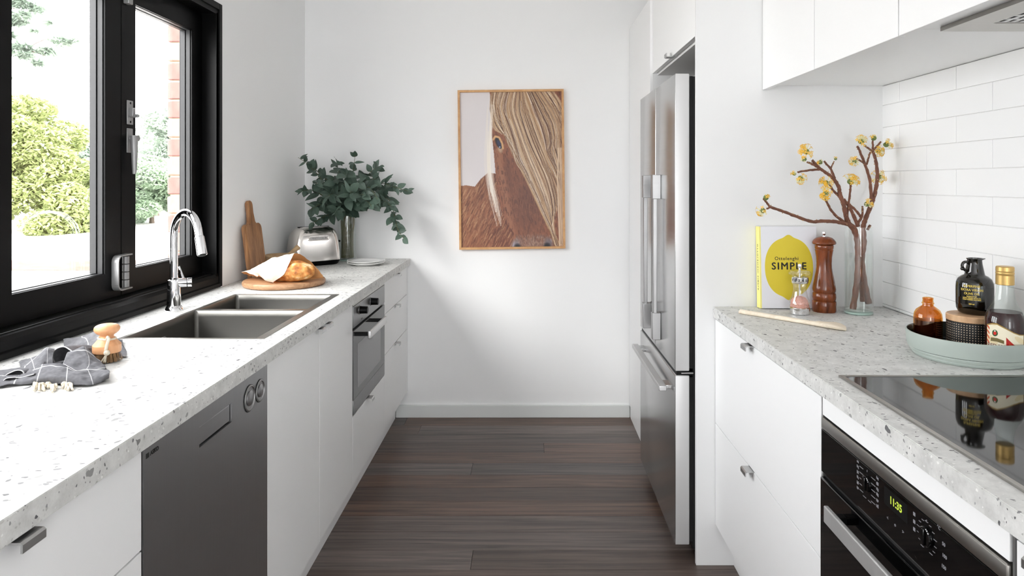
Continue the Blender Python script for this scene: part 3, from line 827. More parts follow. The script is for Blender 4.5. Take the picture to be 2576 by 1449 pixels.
obj('lettering', text_yz('ASKO', 0.011, 1.268, 0.858, XLF+0.0013, 1, 0.0003), 'ink', dr_o, smooth=False)
lg = NB(); box(lg, XLF+0.001, XLF+0.0014, 1.254, 1.264, 0.8535, 0.8625); obj('emblem', lg, 'ink', dr_o, smooth=False)

# ------------------------------------------------------------------ compact oven in the left run
t = thing('compact_oven', 'grey steel compact oven with two black knobs in the left cabinets', 'oven', (XLF-0.3, 3.03, 0.426))
oy0, oy1 = 2.733, 3.327
obj('body', BX(XLF-0.50, XLF-0.02, 2.748, 3.312, 0.428, 0.872), 'black_matte', t, smooth=False)
pn = obj('control_panel', BX(XLF-0.02, XLF+0.002, oy0, oy1, 0.777, 0.864, 0.0015), 'steel_oven', t)
obj('top_trim', BX(XLF-0.02, XLF, oy0, oy1, 0.865, ZT-0.001), 'steel_trim', t, smooth=False)
for yc in (2.838, 3.040):
    k_ = obj('knob', lathe(NB(), [(0.0165, 0), (0.0165, 0.003), (0.0155, 0.004), (0.0150, 0.031), (0.0135, 0.033)], 28, (XLF+0.002, yc, 0.832), m=RY), 'black_plastic', pn)
    obj('knob_ring', lathe(NB(), [(0.0195, 0), (0.0195, 0.0015), (0.0165, 0.0015)], 28, (XLF+0.002, yc, 0.832), m=RY), 'satin_grey', pn)
for dyy in (0.06, 0.075): obj('indicator', BX(XLF+0.002, XLF+0.0026, 2.80+dyy, 2.806+dyy, 0.787, 0.793), 'dark_gap', pn, smooth=False)
obj('vent_gap', BX(XLF-0.02, XLF-0.012, oy0+0.004, oy1-0.004, 0.765, 0.777), 'dark_gap', t, smooth=False)
do = obj('door', BX(XLF-0.02, XLF+0.002, oy0, oy1, 0.488, 0.766, 0.0015), 'oven_glass', t)
obj('window', BX(XLF+0.002, XLF+0.0026, 2.80, 3.235, 0.520, 0.700), 'oven_glass_pane', do, smooth=False)
obj('bottom_strip', BX(XLF-0.02, XLF+0.002, oy0, oy1, 0.428, 0.487, 0.0015), 'steel_oven', t)
hb = NB(); box(hb, -0.648, -0.634, 2.750, 3.062, 0.732, 0.764, 0.005, 3); ho = obj('handle', hb, 'steel_bar', do)
for yc in (2.768, 3.045): obj('standoff', BX(XLF+0.001, -0.646, yc-0.010, yc+0.010, 0.741, 0.755, 0.002), 'black_plastic', ho)
# ================================================================== RIGHT RUN
# end panel, tall cabinet, fridge surround
pn_ = obj('end_panel', BX(0.595, XR-0.001, YP-0.010, YP+0.006, 0.0, 2.25, 0.0008), 'panel_white')
tag(pn_, 'tall white end panel between the fridge and the right worktop', 'panel')
t = thing('tall_cabinet', 'tall white cabinet between the fridge and the picture wall', 'cabinet', (0.93, 3.63, 0))
obj('carcass', BX(0.600, XR-0.001, 3.29, YB-0.001, 0.0, 2.25), 'carcass_white', t, smooth=False)
obj('door', BX(0.584, 0.600, 3.2905, YB-0.004, 0.0705, 2.25, 0.0012), 'cabinet_white', t)
obj('toe_kick', BX(0.588, 0.600, 3.2905, YB-0.018, 0.001, 0.069), 'cabinet_white', t, smooth=False)
t = thing('overhead_cabinet', 'white cupboard directly above the fridge', 'cabinet', (0.93, 2.87, 1.876))
obj('carcass', BX(0.620, XR-0.001, YP+0.007, 3.2895, 1.876, 2.25), 'carcass_white', t, smooth=False)
f_ = obj('door', BX(0.595, 0.613, YP+0.009, 3.288, 1.884, 2.25, 0.0012), 'cabinet_white', t)
hb = NB(); extrude(hb, [(0.607, 1.8838), (0.607, 1.8816), (0.573, 1.8816), (0.5695, 1.885), (0.5695, 1.897), (0.5725, 1.897), (0.5725, 1.886), (0.575, 1.8838)], 'y', 2.83, 2.875)
obj('handle', hb, 'satin_metal', f_, smooth=False)

# ------------------------------------------------------------------ fridge
XD = 0.525; fy0, fy1 = 2.452, 3.215; fs = 2.832
t = thing('fridge', 'stainless french-door fridge with a bottom freezer drawer', 'fridge', (0.85, 2.83, 0))
obj('body', BX(0.590, 1.24, fy0+0.006, fy1-0.006, 0.045, 1.742), 'black_matte', t, smooth=False)
for y_ in (fy0+0.05, fy1-0.05):
    obj('foot', lathe(NB(), [(0.018, 0.001), (0.018, 0.012), (0.012, 0.016), (0.012, 0.046)], 16, (0.625, y_, 0)), 'black_plastic', t)
    obj('foot', lathe(NB(), [(0.018, 0.001), (0.018, 0.012), (0.012, 0.016), (0.012, 0.046)], 16, (1.18, y_, 0)), 'black_plastic', t)
def fdoor(name, y0, y1, z0, z1):
    bm = BX(XD, 0.577, y0, y1, z0, z1, 0.004, 3)
    for f in bm.faces:
        f.material_index = 0 if (f.normal.x < -0.3) else 1
    bm.normal_update()
    for f in bm.faces: f.material_index = 0 if f.normal.x < -0.3 else 1
    d_ = obj(name, bm, ['steel_fridge', 'steel_fridge_side'], t)
    obj('gasket', BX(0.5775, 0.590, y0+0.008, y1-0.008, z0+0.008, z1-0.008), 'dark_gap', d_, smooth=False)
    return d_
dn = fdoor('door', fy0, fs-0.002, 0.684, 1.752)
df = fdoor('door', fs+0.002, fy1, 0.684, 1.752)
dd = fdoor('freezer_drawer', fy0, fy1, 0.061, 0.668)
for d_, yc in ((dn, 2.735), (df, 2.955)):
    for z0, z1 in ((1.295, 1.392), (0.735, 0.842)):
        h = NB(); box(h, 0.492, XD, yc-0.019, yc+0.019, z0, z1, 0.002); hh = obj('handle_block', h, 'steel_handle', d_)
    h = NB(); box(h, 0.496, 0.511, yc-0.013, yc+0.013, 0.80, 1.34, 0.002); obj('handle', h, 'steel_handle', d_)
h = NB(); box(h, 0.478, 0.506, 2.505, 3.165, 0.596, 0.615, 0.003); ho = obj('handle', h, 'steel_bar', dd)
for yc in (2.56, 3.11):
    obj('standoff', BX(0.504, XD+0.001, yc-0.035, yc+0.035, 0.5985, 0.6125, 0.002), 'steel_fridge', ho)
hg = NB(); box(hg, 0.565, 0.593, fy0+0.001, fy0+0.005, 0.6695, 0.6825, 0.001); obj('hinge', hg, 'black_plastic', t)
hg = NB(); tube(hg, [(0.548, fy0+0.003, 0.676), (0.575, fy0-0.001, 0.6775), (0.590, fy0-0.001, 0.6775)], 0.0022, 8); obj('hinge_arm', hg, 'satin_metal', t)
obj('gap_liner', BX(0.531, 0.576, fy0+0.006, fy1-0.006, 0.6685, 0.6835), 'black_plastic', t, smooth=False)

# ------------------------------------------------------------------ base cabinets and worktop
YA, YO, YN = 2.4285, 1.548, 0.933
RC = thing('drawer_cabinet', 'wide white two-drawer cabinet between the fridge panel and black oven', 'cabinet', (0.95, 1.99, 0))
carcass(RC, XRF, -1, YO, YA); toe(RC, XRF, -1, YO, YA)
for z0, z1 in ((0.508, ZT-0.004), (0.147, 0.508)):
    f_ = front(RC, 'drawer_front', XRF, -1, YO, YA, z0, z1); tab(f_, XRF, 2.035, z1-0.0016, -1)
t = thing('oven_housing', 'white cabinet around the black oven under the cooktop', 'cabinet', (0.95, 1.24, 0))
cb = NB(); x0, x1 = XRF+0.0185, XRF+0.5735
box(cb, x0, x1, YO-0.0185, YO-0.001, 0.149, ZT); box(cb, x0, x1, YN, YN+0.0175, 0.149, ZT); box(cb, x0, x1, YN+0.0175, YO-0.0185, 0.149, 0.236)
obj('carcass', cb, 'carcass_white', t, smooth=False)
obj('filler_panel', BX(XRF, XRF+0.018, YN+0.009, YO-0.007, 0.838, ZT-0.001, 0.0008), 'cabinet_white', t)
obj('bottom_panel', BX(XRF, XRF+0.018, YN+0.004, YO-0.004, 0.149, 0.236, 0.0008), 'cabinet_white', t)
toe(t, XRF, -1, YN, YO)
for y_ in (YO-0.0055, YN+0.001): obj('edge_strip', BX(XRF+0.002, XRF+0.018, y_, y_+0.0045, 0.24, ZT-0.001), 'satin_grey', t, smooth=False)
unit('drawer_cabinet', 'white cabinet at the nearest end of the right worktop', 0.30, 0.930, XRF, -1,
     [('drawer_front', 0.30, 0.930, 0.508, ZT-0.004, 0.862), ('drawer_front', 0.30, 0.930, 0.149, 0.508, 0.615)])

CX0, CX1, CY0, CY1 = 0.703, 1.223, 0.935, 1.551      # cooktop
bm = holed(NB(), [XRE, CX0+0.006, CX1-0.006, XR-0.0105], [0.28, CY0+0.006, CY1-0.006, YP-0.0105], {(1, 1)}, CT-CTH, CT, 'z')
es = [e for e in bm.edges if all(abs(v.co.x-XRE) < 1e-5 for v in e.verts) and abs(e.verts[0].co.z-e.verts[1].co.z) < 1e-6]
bmesh.ops.bevel(bm, geom=es, offset=0.0015, segments=2, affect='EDGES')
tag(obj('worktop', bm, 'terrazzo', smooth=False), 'speckled grey terrazzo worktop with the cooktop, right side', 'worktop')

t = thing('cooktop', 'black glass cooktop with steel edging in the right worktop', 'cooktop', ((CX0+CX1)/2, (CY0+CY1)/2, CT))
obj('glass', BX(CX0+0.009, CX1-0.009, CY0+0.009, CY1-0.009, CT-0.004, CT+0.0032), 'black_gloss', t, smooth=False)
obj('steel_frame', holed(NB(), [CX0, CX0+0.0095, CX1-0.0095, CX1], [CY0, CY0+0.0095, CY1-0.0095, CY1], {(1, 1)}, CT+0.0002, CT+0.0042, 'z'), 'steel_trim', t, smooth=False)
obj('body', BX(CX0+0.02, CX1-0.02, CY0+0.02, CY1-0.02, CT-CTH+0.002, CT-0.004), 'black_matte', t, smooth=False)

# ------------------------------------------------------------------ built-in oven
t = thing('built_in_oven', 'black glass built-in oven below the cooktop', 'oven', (0.95, 1.24, 0.24))
oy0, oy1 = 0.942, 1.541
obj('body', BX(XRF+0.02, XRF+0.54, 0.952, 1.528, 0.242, 0.832), 'black_matte', t, smooth=False)
tr = NB(); box(tr, XRF-0.004, XRF+0.020, oy0, oy1, 0.8075, 0.8345, 0.004, 3); obj('top_trim', tr, 'steel_trim', t)
pn = obj('control_panel', BX(XRF-0.003, XRF+0.02, oy0, oy1, 0.711, 0.807, 0.001), 'black_gloss', t)
xs = XRF-0.0036
def dial(yc, zc, r):
    k_ = NB(); lathe(k_, [(r*1.12, 0), (r*1.12, 0.0008), (r, 0.001), (r*0.98, 0.004), (r*0.88, 0.005)], 28, (XRF-0.003, yc, zc), m=Matrix.Rotation(R(-90), 3, 'Y'))
    box(k_, XRF-0.011, XRF-0.006, yc-0.003, yc+0.003, zc-r*0.8, zc+r*0.8, 0.001)
    return obj('knob', k_, 'black_gloss', pn)
def tick(bm, y, z, ly, lz): box(bm, xs, XRF-0.0029, y-ly/2, y+ly/2, z-lz/2, z+lz/2)
K1Y, K2Y, KZ = 1.332, 1.133, 0.774
dial(K1Y, KZ, 0.0155); dial(K2Y, KZ, 0.0165)
mk = NB()
for i in range(5): tick(mk, K1Y+0.023, KZ+0.022-i*0.0115, 0.014, 0.0011)
for i in range(5): tick(mk, K1Y-0.024, KZ+0.020-i*0.0115, 0.016, 0.0011)
for s in (1, -1): tick(mk, K1Y+s*0.010, KZ-0.030, 0.012, 0.0010)
tick(mk, K1Y, KZ+0.025, 0.0012, 0.004)
for i in range(13):
    a = R(-150+i*25 - 0)
    yy, zz = K2Y+0.025*math.sin(a), KZ+0.025*math.cos(a)
    tick(mk, yy, zz, 0.0085 if i % 3 == 0 else 0.006, 0.0009)
tick(mk, K2Y, KZ+0.026, 0.0012, 0.004)
for i in range(3): tick(mk, K2Y+0.036, KZ+0.020-i*0.013, 0.006, 0.006)
obj('dial_ticks', mk, 'ink_grey', pn, smooth=False)
rgx = random.Random(5)
for yb_, n_ in ((K1Y+0.037, 6), (K1Y-0.040, 6)):
    ic = NB()
    for i in range(n_):
        zz = KZ+0.028-i*0.0105
        for q in range(3): box(ic, xs, XRF-0.0029, yb_-0.003+q*0.0026, yb_-0.0012+q*0.0026, zz-0.0035+rgx.uniform(0, .002), zz+0.0035-rgx.uniform(0, .002))
    obj('dial_symbols', ic, 'ink_grey', pn, smooth=False)
obj('lettering', text_yz('11:35', 0.019, 1.228, 0.782, XRF-0.0034, -1, 0.0004, align='CENTER'), 'display_digits', pn, smooth=False)
obj('display_window', BX(XRF-0.0033, XRF-0.0029, 1.190, 1.268, 0.766, 0.799), 'black_plastic', pn, smooth=False)
for i, ch in enumerate('<o>'):
    obj('lettering', text_yz(ch, 0.009, 1.256-i*0.026, 0.745, XRF-0.0034, -1, 0.0001, align='CENTER'), 'ink_grey', pn, smooth=False)
for tx, yy, zz in (('°C', K2Y-0.034, KZ+0.032), ('50', K2Y-0.047, KZ+0.012), ('100', K2Y-0.049, KZ-0.006), ('150', K2Y-0.047, KZ-0.024)):
    obj('lettering', text_yz(tx, 0.008, yy, zz, XRF-0.0034, -1, 0.0001, align='CENTER'), 'ink_grey', pn, smooth=False)
obj('air_slot', BX(XRF+0.004, XRF+0.02, oy0+0.004, oy1-0.004, 0.700, 0.7105), 'black_matte', t, smooth=False)
do = obj('door', BX(XRF-0.006, XRF+0.02, oy0, oy1, 0.243, 0.700, 0.003), 'black_gloss', t)
hb = NB(); box(hb, XRF-0.040, XRF-0.030, 1.035, 1.445, 0.644, 0.679, 0.0025); ho = obj('handle', hb, 'steel_bar', do)
for yc in (1.06, 1.42): obj('standoff', BX(XRF-0.031, XRF-0.005, yc-0.010, yc+0.010, 0.653, 0.669, 0.002), 'black_plastic', ho)

# ------------------------------------------------------------------ wall cabinets and range hood
XU = 0.830
def wall_unit(label, y0, y1, doors):
    t = thing('wall_cabinet', label, 'cabinet', (1.04, (y0+y1)/2, 1.70))
    obj('carcass', BX(XU+0.019, XR-0.001, y0+0.0005, y1-0.0005, 1.705, 2.45), 'cabinet_white', t, smooth=False)
    for a, b in doors: front(t, 'door', XU, -1, a, b, 1.688, 2.45)
    return t
wall_unit('white wall cabinet hanging next to the tall end panel', 1.536, 2.4285, [(1.988, 2.4285), (1.536, 1.988)])
wall_unit('white wall cabinet that holds the steel range hood', 0.930, 1.535, [(0.930, 1.535)])
wall_unit('white wall cabinet nearest the camera, out past the hood', 0.40, 0.929, [(0.40, 0.929)])
t = thing('range_hood', 'flush steel range hood under the white wall cabinets', 'hood', (1.04, 1.23, 1.69))
hx0, hx1, hy0, hy1 = 0.911, 1.20, 0.97, 1.513
fx0, fx1, fy0_, fy1_ = 0.975, 1.11, 1.02, 1.435
obj('plate', holed(NB(), [hx0, fx0, fx1, hx1], [hy0, fy0_, fy1_, hy1], {(1, 1)}, 1.695, 1.7045, 'z'), 'steel_trim', t, smooth=False)
gr = NB()
nx, ny = 7, 14
xsl = [fx0]; 
for i in range(nx): xsl += [fx0+(fx1-fx0)*(i+0.25)/nx, fx0+(fx1-fx0)*(i+0.75)/nx]
xsl.append(fx1)
ysl = [fy0_]
for j in range(ny): ysl += [fy0_+(fy1_-fy0_)*(j+0.12)/ny, fy0_+(fy1_-fy0_)*(j+0.88)/ny]
ysl.append(fy1_)
holes = {(1+2*i, 1+2*j) for i in range(nx) for j in range(ny)}
obj('filter_grille', holed(gr, xsl, ysl, holes, 1.6965, 1.698, 'z'), 'steel_bar', t, smooth=False)
obj('filter_back', BX(fx0, fx1, fy0_, fy1_, 1.7015, 1.7044), 'black_matte', t, smooth=False)
for yy in (1.44, 1.04):
    l_ = obj('lamp_ring', lathe(NB(), [(0.034, 1.6965), (0.034, 1.6935), (0.027, 1.6925), (0.026, 1.6945)], 32, (1.155, yy+0.03, 0), cap0=False, cap1=False), 'chrome', t)
    obj('lamp_lens', lathe(NB(), [(0.0265, 1.6945), (0.0265, 1.6935), (0.012, 1.6925)], 28, (1.155, yy+0.03, 0)), 'ceramic_white', l_)
# ================================================================== THINGS ON THE WINDOW WORKTOP
# paddle board leaning on the wall
def lean(o_y, x_bot, x_top, z_top):
    """maps (a along the wall, h up the board, d off its face) to the place"""
    L = math.hypot(x_bot-x_top, z_top-CT); ux, uz = (x_top-x_bot)/L, (z_top-CT)/L
    return lambda a, h, d: Vector((x_bot+ux*h+uz*d, o_y+a, CT+0.002+uz*h-ux*d))
mp = lean(3.055, -1.256, -1.288, 1.17)
out = []
def arc(cx, cy, r, a0, a1, n=5): return [(cx+r*math.cos(R(a0+(a1-a0)*k/n)), cy+r*math.sin(R(a0+(a1-a0)*k/n))) for k in range(n+1)]
Wb, Hb, hw = 0.185, 0.250, 0.024
ol = arc(0.012, 0.012, 0.012, 180, 270)+arc(Wb-0.012, 0.012, 0.012, 270, 360)+arc(Wb-0.028, Hb-0.028, 0.028, 0, 90)
ol += [(Wb/2+hw+0.014, Hb), (Wb/2+hw+0.004, Hb+0.010), (Wb/2+hw-0.004, Hb+0.05)]+arc(Wb/2, Hb+0.085, 0.022, 0, 180, 8)
ol += [(Wb/2-hw+0.004, Hb+0.05), (Wb/2-hw-0.004, Hb+0.010), (Wb/2-hw-0.014, Hb)]+arc(0.028, Hb-0.028, 0.028, 90, 180)
bm = NB()
loft(bm, [[mp(a, h, 0.0) for a, h in ol], [mp(a, h, 0.020) for a, h in ol]], cap0=True, cap1=True)
bmesh.ops.recalc_face_normals(bm, faces=bm.faces)
bmesh.ops.bevel(bm, geom=[e for e in bm.edges if len(e.link_faces) == 2 and e.calc_face_angle(0) > 1.2], offset=0.003, segments=2, affect='EDGES')
tag(obj('paddle_board', bm, 'walnut_board'), 'dark wooden paddle board with handle leaning on the wall', 'board')

# round board under the bread
BC = Vector((-1.052, 2.945, CT))
bm = NB(); lathe(bm, [(0.158, 0.0), (0.166, 0.003), (0.170, 0.009), (0.170, 0.019), (0.167, 0.0235), (0.160, 0.025)], 64, BC)
tag(obj('bread_board', bm, 'acacia_board'), 'round wooden board under the loaf of bread', 'board')
ZB = CT+0.025

# loaf: pointed oval with scored crust
lo_c = Vector((-1.014, 2.885, ZB+0.043)); la = Vector((-0.93, 0.30, 0)).normalized(); lb = Vector((0, 0, 1)); lc = la.cross(lb)
bm = NB(); bmesh.ops.create_icosphere(bm, subdivisions=5, radius=1.0)
for v in bm.verts:
    p = v.co.copy()
    nz = mnoise.fractal(p*3.1, 0.9, 2.1, 4)*0.05
    x, y_, z_ = p
    sc_ = 0.0
    for off in (-0.45, 0.10, 0.6):             # slashes across the crust
        dline = abs((x*0.85+y_*0.35)-off)
        if z_ > -0.1: sc_ -= 0.10*math.exp(-(dline/0.055)**2)*min(1, (z_+0.1)*2) ; sc_ += 0.045*math.exp(-((dline-0.14)/0.07)**2)*min(1, (z_+0.1)*2)
    k = 1+nz+sc_
    q = Vector((x*0.125, y_*0.062, z_*0.047))*k
    if q.z < -0.040: q.z = -0.040-(q.z+0.040)*0.05
    v.co = lo_c + la*q.x + lc*q.y + lb*q.z
m, n, l, p_ = base_mat('crust')
tc = n.new('ShaderNodeTexCoord'); nz1 = n.new('ShaderNodeTexNoise'); nz1.inputs['Scale'].default_value = 34; nz1.inputs['Detail'].default_value = 6
l.new(tc.outputs['Object'], nz1.inputs['Vector'])
cr = n.new('ShaderNodeValToRGB'); e_ = cr.color_ramp.elements
e_[0].position = 0.28; e_[0].color = (*lin((0.40, 0.20, 0.09)), 1); e_[1].position = 0.74; e_[1].color = (*lin((0.95, 0.88, 0.76)), 1)
q_ = cr.color_ramp.elements.new(0.45); q_.color = (*lin((0.70, 0.44, 0.20)), 1)
q_ = cr.color_ramp.elements.new(0.58); q_.color = (*lin((0.80, 0.60, 0.34)), 1)
l.new(nz1.outputs['Fac'], cr.inputs[0]); l.new(cr.outputs[0], p_.inputs['Base Color']); p_.inputs['Roughness'].default_value = 0.7
bp = n.new('ShaderNodeBump'); bp.inputs['Strength'].default_value = 0.5; bp.inputs['Distance'].default_value = 0.004
l.new(nz1.outputs['Fac'], bp.inputs['Height']); l.new(bp.outputs['Normal'], p_.inputs['Normal'])
tag(obj('bread_loaf', bm, 'crust', angle=60), 'crusty golden loaf of bread lying on the round board', 'bread')

# paper bag round the loaf: rings from the torn mouth back to the flat tail
m, n, l, p_ = base_mat('kraft_paper')
geo = n.new('ShaderNodeNewGeometry'); mx = n.new('ShaderNodeMixRGB')
mx.inputs[1].default_value = (*lin((0.955, 0.915, 0.86)), 1); mx.inputs[2].default_value = (*lin((0.86, 0.68, 0.48)), 1)
l.new(geo.outputs['Backfacing'], mx.inputs[0]); l.new(mx.outputs[0], p_.inputs['Base Color']); p_.inputs['Roughness'].default_value = 0.75
tb = n.new('ShaderNodeBsdfTranslucent'); tb.inputs[0].default_value = (*lin((0.86, 0.62, 0.38)), 1); ms = n.new('ShaderNodeMixShader'); ms.inputs[0].default_value = 0.25
l.new(p_.outputs[0], ms.inputs[1]); l.new(tb.outputs[0], ms.inputs[2]); l.new(ms.outputs[0], n['Material Output'].inputs['Surface'])
rings = [  # near-bottom, near-mid, near-up, top, far-up, far-mid, far-bottom, bottom
 [(688, 712, 2.806), (714, 690, 2.812), (729, 660, 2.835), (744, 637, 2.905), (778, 655, 2.965), (811, 692, 2.975), (803, 702, 2.960), (742, 711, 2.850)],
 [(680, 709, 2.806), (700, 684, 2.808), (712, 657, 2.835), (722, 641, 2.905), (750, 655, 2.990), (770, 690, 3.010), (760, 703, 2.990), (722, 707, 2.880)],
 [(668, 706, 2.808), (684, 681, 2.806), (690, 660, 2.840), (700, 647, 2.905), (715, 655, 2.990), (728, 682, 3.020), (722, 699, 3.000), (700, 704, 2.900)],
 [(661, 700, 2.820), (664, 678, 2.815), (672, 660, 2.850), (684, 648, 2.915), (692, 657, 2.990), (700, 678, 3.020), (696, 696, 3.000), (680, 701, 2.900)],
 [(655, 694, 2.830), (650, 674, 2.835), (657, 663, 2.870), (668, 660, 2.930), (672, 664, 2.990), (676, 682, 3.010), (672, 695, 2.990), (664, 698, 2.900)],
 [(652, 692, 2.850), (640, 680, 2.855), (641, 673, 2.885), (645, 672, 2.935), (646, 676, 2.985), (648, 685, 3.000), (648, 694, 2.980), (652, 694, 2.900)],
 [(650, 693, 2.860), (630, 684, 2.880), (626, 681, 2.905), (622, 681, 2.940), (620, 682, 2.980), (622, 685, 2.990), (632, 690, 2.970), (644, 694, 2.910)],
 [(648, 695, 2.862), (626, 687, 2.890), (616, 684, 2.910), (609, 684, 2.940), (607, 685, 2.975), (611, 687, 2.980), (622, 691, 2.965), (640, 695, 2.910)],
]
def closed_cr(pts, k):
    n_ = len(pts); P = [np.array(p, float) for p in pts]; out = []
    for i in range(n_):
        p0, p1, p2, p3 = P[i-1], P[i], P[(i+1) % n_], P[(i+2) % n_]
        for j in range(k):
            t_ = j/k; out.append(0.5*((2*p1)+(-p0+p2)*t_+(2*p0-5*p1+4*p2-p3)*t_*t_+(-p0+3*p1-3*p2+p3)*t_**3))
    return out
RW = [closed_cr([tuple(PX(*p)) for p in r], 6) for r in rings]
cols = list(zip(*RW)); cols = [smooth_path(c, 4) for c in cols]; RW = list(zip(*cols))
bm = NB(); loops = []
for i, rg_ in enumerate(RW):
    lp = []
    for j, p in enumerate(rg_):
        v = Vector(p)
        w_ = mnoise.noise(v*38)*0.0045 + mnoise.noise(v*85+Vector((3, 1, 7)))*0.003
        v += Vector((w_*0.4, -w_*0.6, w_))
        v.z = max(v.z, ZB+0.0012)
        lp.append(v)
    loops.append(lp)
loft(bm, loops, closed=True)
bmesh.ops.recalc_face_normals(bm, faces=bm.faces)
bag = obj('paper_bag', bm, 'kraft_paper', angle=25)
tag(bag, 'crumpled pale paper bag half around the loaf of bread', 'bag')

# wooden mortar dish with pestle, behind the bread
bc = Vector((-1.222, 3.350, CT))
bm = NB(); lathe(bm, [(0.045, 0), (0.058, 0.004), (0.066, 0.03), (0.070, 0.084), (0.067, 0.089), (0.060, 0.088), (0.055, 0.05), (0.03, 0.024)], 40, bc, cap1=True)
tag(obj('wooden_bowl', bm, 'bowl_wood'), 'small pale wooden bowl beside the toaster', 'bowl')
p0 = Vector((-1.226, 3.350, CT+0.045)); p1 = PX(752, 620, 3.375)
dv = (p1-p0).normalized()
bm = NB(); Lp = (p1-p0).length
tube(bm, [p0, p0+dv*0.02, p0+dv*0.05, p0+dv*(Lp*0.6), p0+dv*(Lp-0.02), p0+dv*(Lp-0.008), p0+dv*Lp], [0.010, 0.014, 0.0125, 0.0095, 0.0115, 0.014, 0.011], 14)
tag(obj('pestle', bm, 'bowl_wood'), 'pale wooden pestle resting in the small wooden bowl', 'pestle')

# ------------------------------------------------------------------ toaster
th = R(42)
t = thing('toaster', 'rounded polished steel toaster in the far window corner', 'toaster', (-1.152, 3.660, CT), th)
def tloop(z, L, D, r, n=6): return [(a, b, z) for a, b in rrect(0, 0, L, D, r, n)]
bm = NB(); L0, D0 = 0.133, 0.066
loft(bm, [tloop(0.026, L0, D0, 0.03), tloop(0.06, L0-0.001, D0-0.001, 0.032), tloop(0.12, L0-0.005, D0-0.003, 0.036), tloop(0.160, L0-0.011, D0-0.006, 0.040), tloop(0.182, L0-0.020, D0-0.012, 0.042), tloop(0.196, L0-0.034, D0-0.024, 0.035), tloop(0.203, L0-0.050, D0-0.040, 0.02), tloop(0.205, L0-0.062, D0-0.048, 0.012)], cap0=True, cap1=True)
obj('body', bm, 'steel_toaster', t, local=True, angle=60)
bm = NB(); loft(bm, [tloop(0.0, L0-0.014, D0-0.012, 0.03), tloop(0.006, L0-0.008, D0-0.006, 0.032), tloop(0.0255, L0+0.001, D0+0.001, 0.032)], cap0=True, cap1=True)
obj('base', bm, 'black_plastic', t, local=True, angle=60)
for dx in (0.0,):
    obj('slot', BX(-0.085, 0.085, dx-0.012, dx+0.012, 0.2035, 0.2056, 0.0008), 'black_matte', t, local=True)
pl = NB(); a_ = rrect(0.0, 0.146, 0.058, 0.0125, 0.012, 6); b_ = rrect(0.0, 0.146, 0.0545, 0.0095, 0.009, 6)
yq = -D0+0.004
loft(pl, [[(a, yq, b) for a, b in a_], [(a, yq-0.006, b) for a, b in a_], [(a, yq-0.0065, b) for a, b in b_], [(a, yq-0.0035, b) for a, b in b_]], cap1=True)
bmesh.ops.recalc_face_normals(pl, faces=pl.faces)
plo = obj('name_plate', pl, 'steel_toaster', t, local=True)
me = text_mesh('KITCHENAID', 0.0135, 0.0005, 0.0002, 'CENTER', 1.1)
map_mesh(me, lambda c: Vector((c.x, yq-0.004-c.z, 0.146+c.y)))
obj('lettering', me, 'satin_grey', plo, local=True, smooth=False)
obj('lever', BX(L0-0.004, L0+0.018, -0.012, 0.012, 0.115, 0.125, 0.003), 'black_plastic', t, local=True)
obj('dial', lathe(NB(), [(0.014, 0), (0.014, 0.012), (0.012, 0.014)], 20, (L0-0.004, 0.0, 0.065), m=RY), 'satin_metal', t, local=True)

# ------------------------------------------------------------------ plates
pc = Vector((-0.872, 3.655, CT))
plate_prof = [(0.055, 0), (0.058, 0.004), (0.075, 0.006), (0.098, 0.013), (0.101, 0.0155), (0.098, 0.0165), (0.075, 0.010), (0.058, 0.007), (0.02, 0.0065)]
for k, lb_ in ((0, 'white plate at the bottom of the pair near the corner'), (1, 'white plate lying on top of another near the corner')):
    tag(obj('plate', lathe(NB(), plate_prof, 48, pc+Vector((k*0.002, 0, k*0.0108))), 'ceramic_white'), lb_, 'plate', 'stacked plates')

# ------------------------------------------------------------------ eucalyptus in a glass vase
VX, VY = -1.026, 3.868
def glass_vase(t, cx, cy, r, h, water, base_mat_='vase_base_glass', wall=0.003):
    obj('glass', lathe(NB(), [(r-0.002, CT+0.0005), (r, CT+0.004), (r, CT+h-0.001), (r-wall/2, CT+h), (r-wall, CT+h-0.001), (r-wall, CT+0.012), (0.004, CT+0.010)], 48, (cx, cy, 0), cap0=True, cap1=True), 'vase_glass', t)
    obj('foot', lathe(NB(), [(r-0.003, CT+0.0007), (r-0.0006, CT+0.003), (r-0.0006, CT+0.0075), (r-0.004, CT+0.009)], 48, (cx, cy, 0)), base_mat_, t)
    obj('water', lathe(NB(), [(r-wall-0.0006, CT+0.0125), (r-wall-0.0006, CT+water)], 48, (cx, cy, 0)), 'water', t)
t = thing('glass_vase', 'clear glass cylinder vase of eucalyptus in the far corner', 'vase', (VX, VY, CT))
glass_vase(t, VX, VY, 0.051, 0.262, 0.15, 'vase_base_glass')
leafs = []
for s, (ln, wd, curl) in enumerate(((1.0, 0.62, 0.12), (1.0, 0.50, 0.22), (1.0, 0.74, 0.06), (1.0, 0.34, 0.35))):
    bm = NB(); rows_ = []
    nseg = 6
    for i in range(nseg+1):
        u = i/nseg; wv = wd/2*(math.sin(PI*min(1, u**0.75))**0.8)*(1 if u < 0.95 else 0.4)
        if i in (0, nseg): wv = 0.012
        zc_ = -curl*u*u
        rows_.append([bm.verts.new((u*ln, sg*wv, zc_+abs(sg)*wv*0.16)) for sg in (-1, 0, 1)])
    for a, b in zip(rows_, rows_[1:]):
        for j in range(2): bm.faces.new((a[j], b[j], b[j+1], a[j+1]))
    leafs.append(_mesh(bm, 'leaf'))
eu = thing('eucalyptus_bunch', 'bunch of dark grey-green eucalyptus standing in the corner vase', 'foliage', (VX, VY, CT+0.02))
rg = random.Random(21)
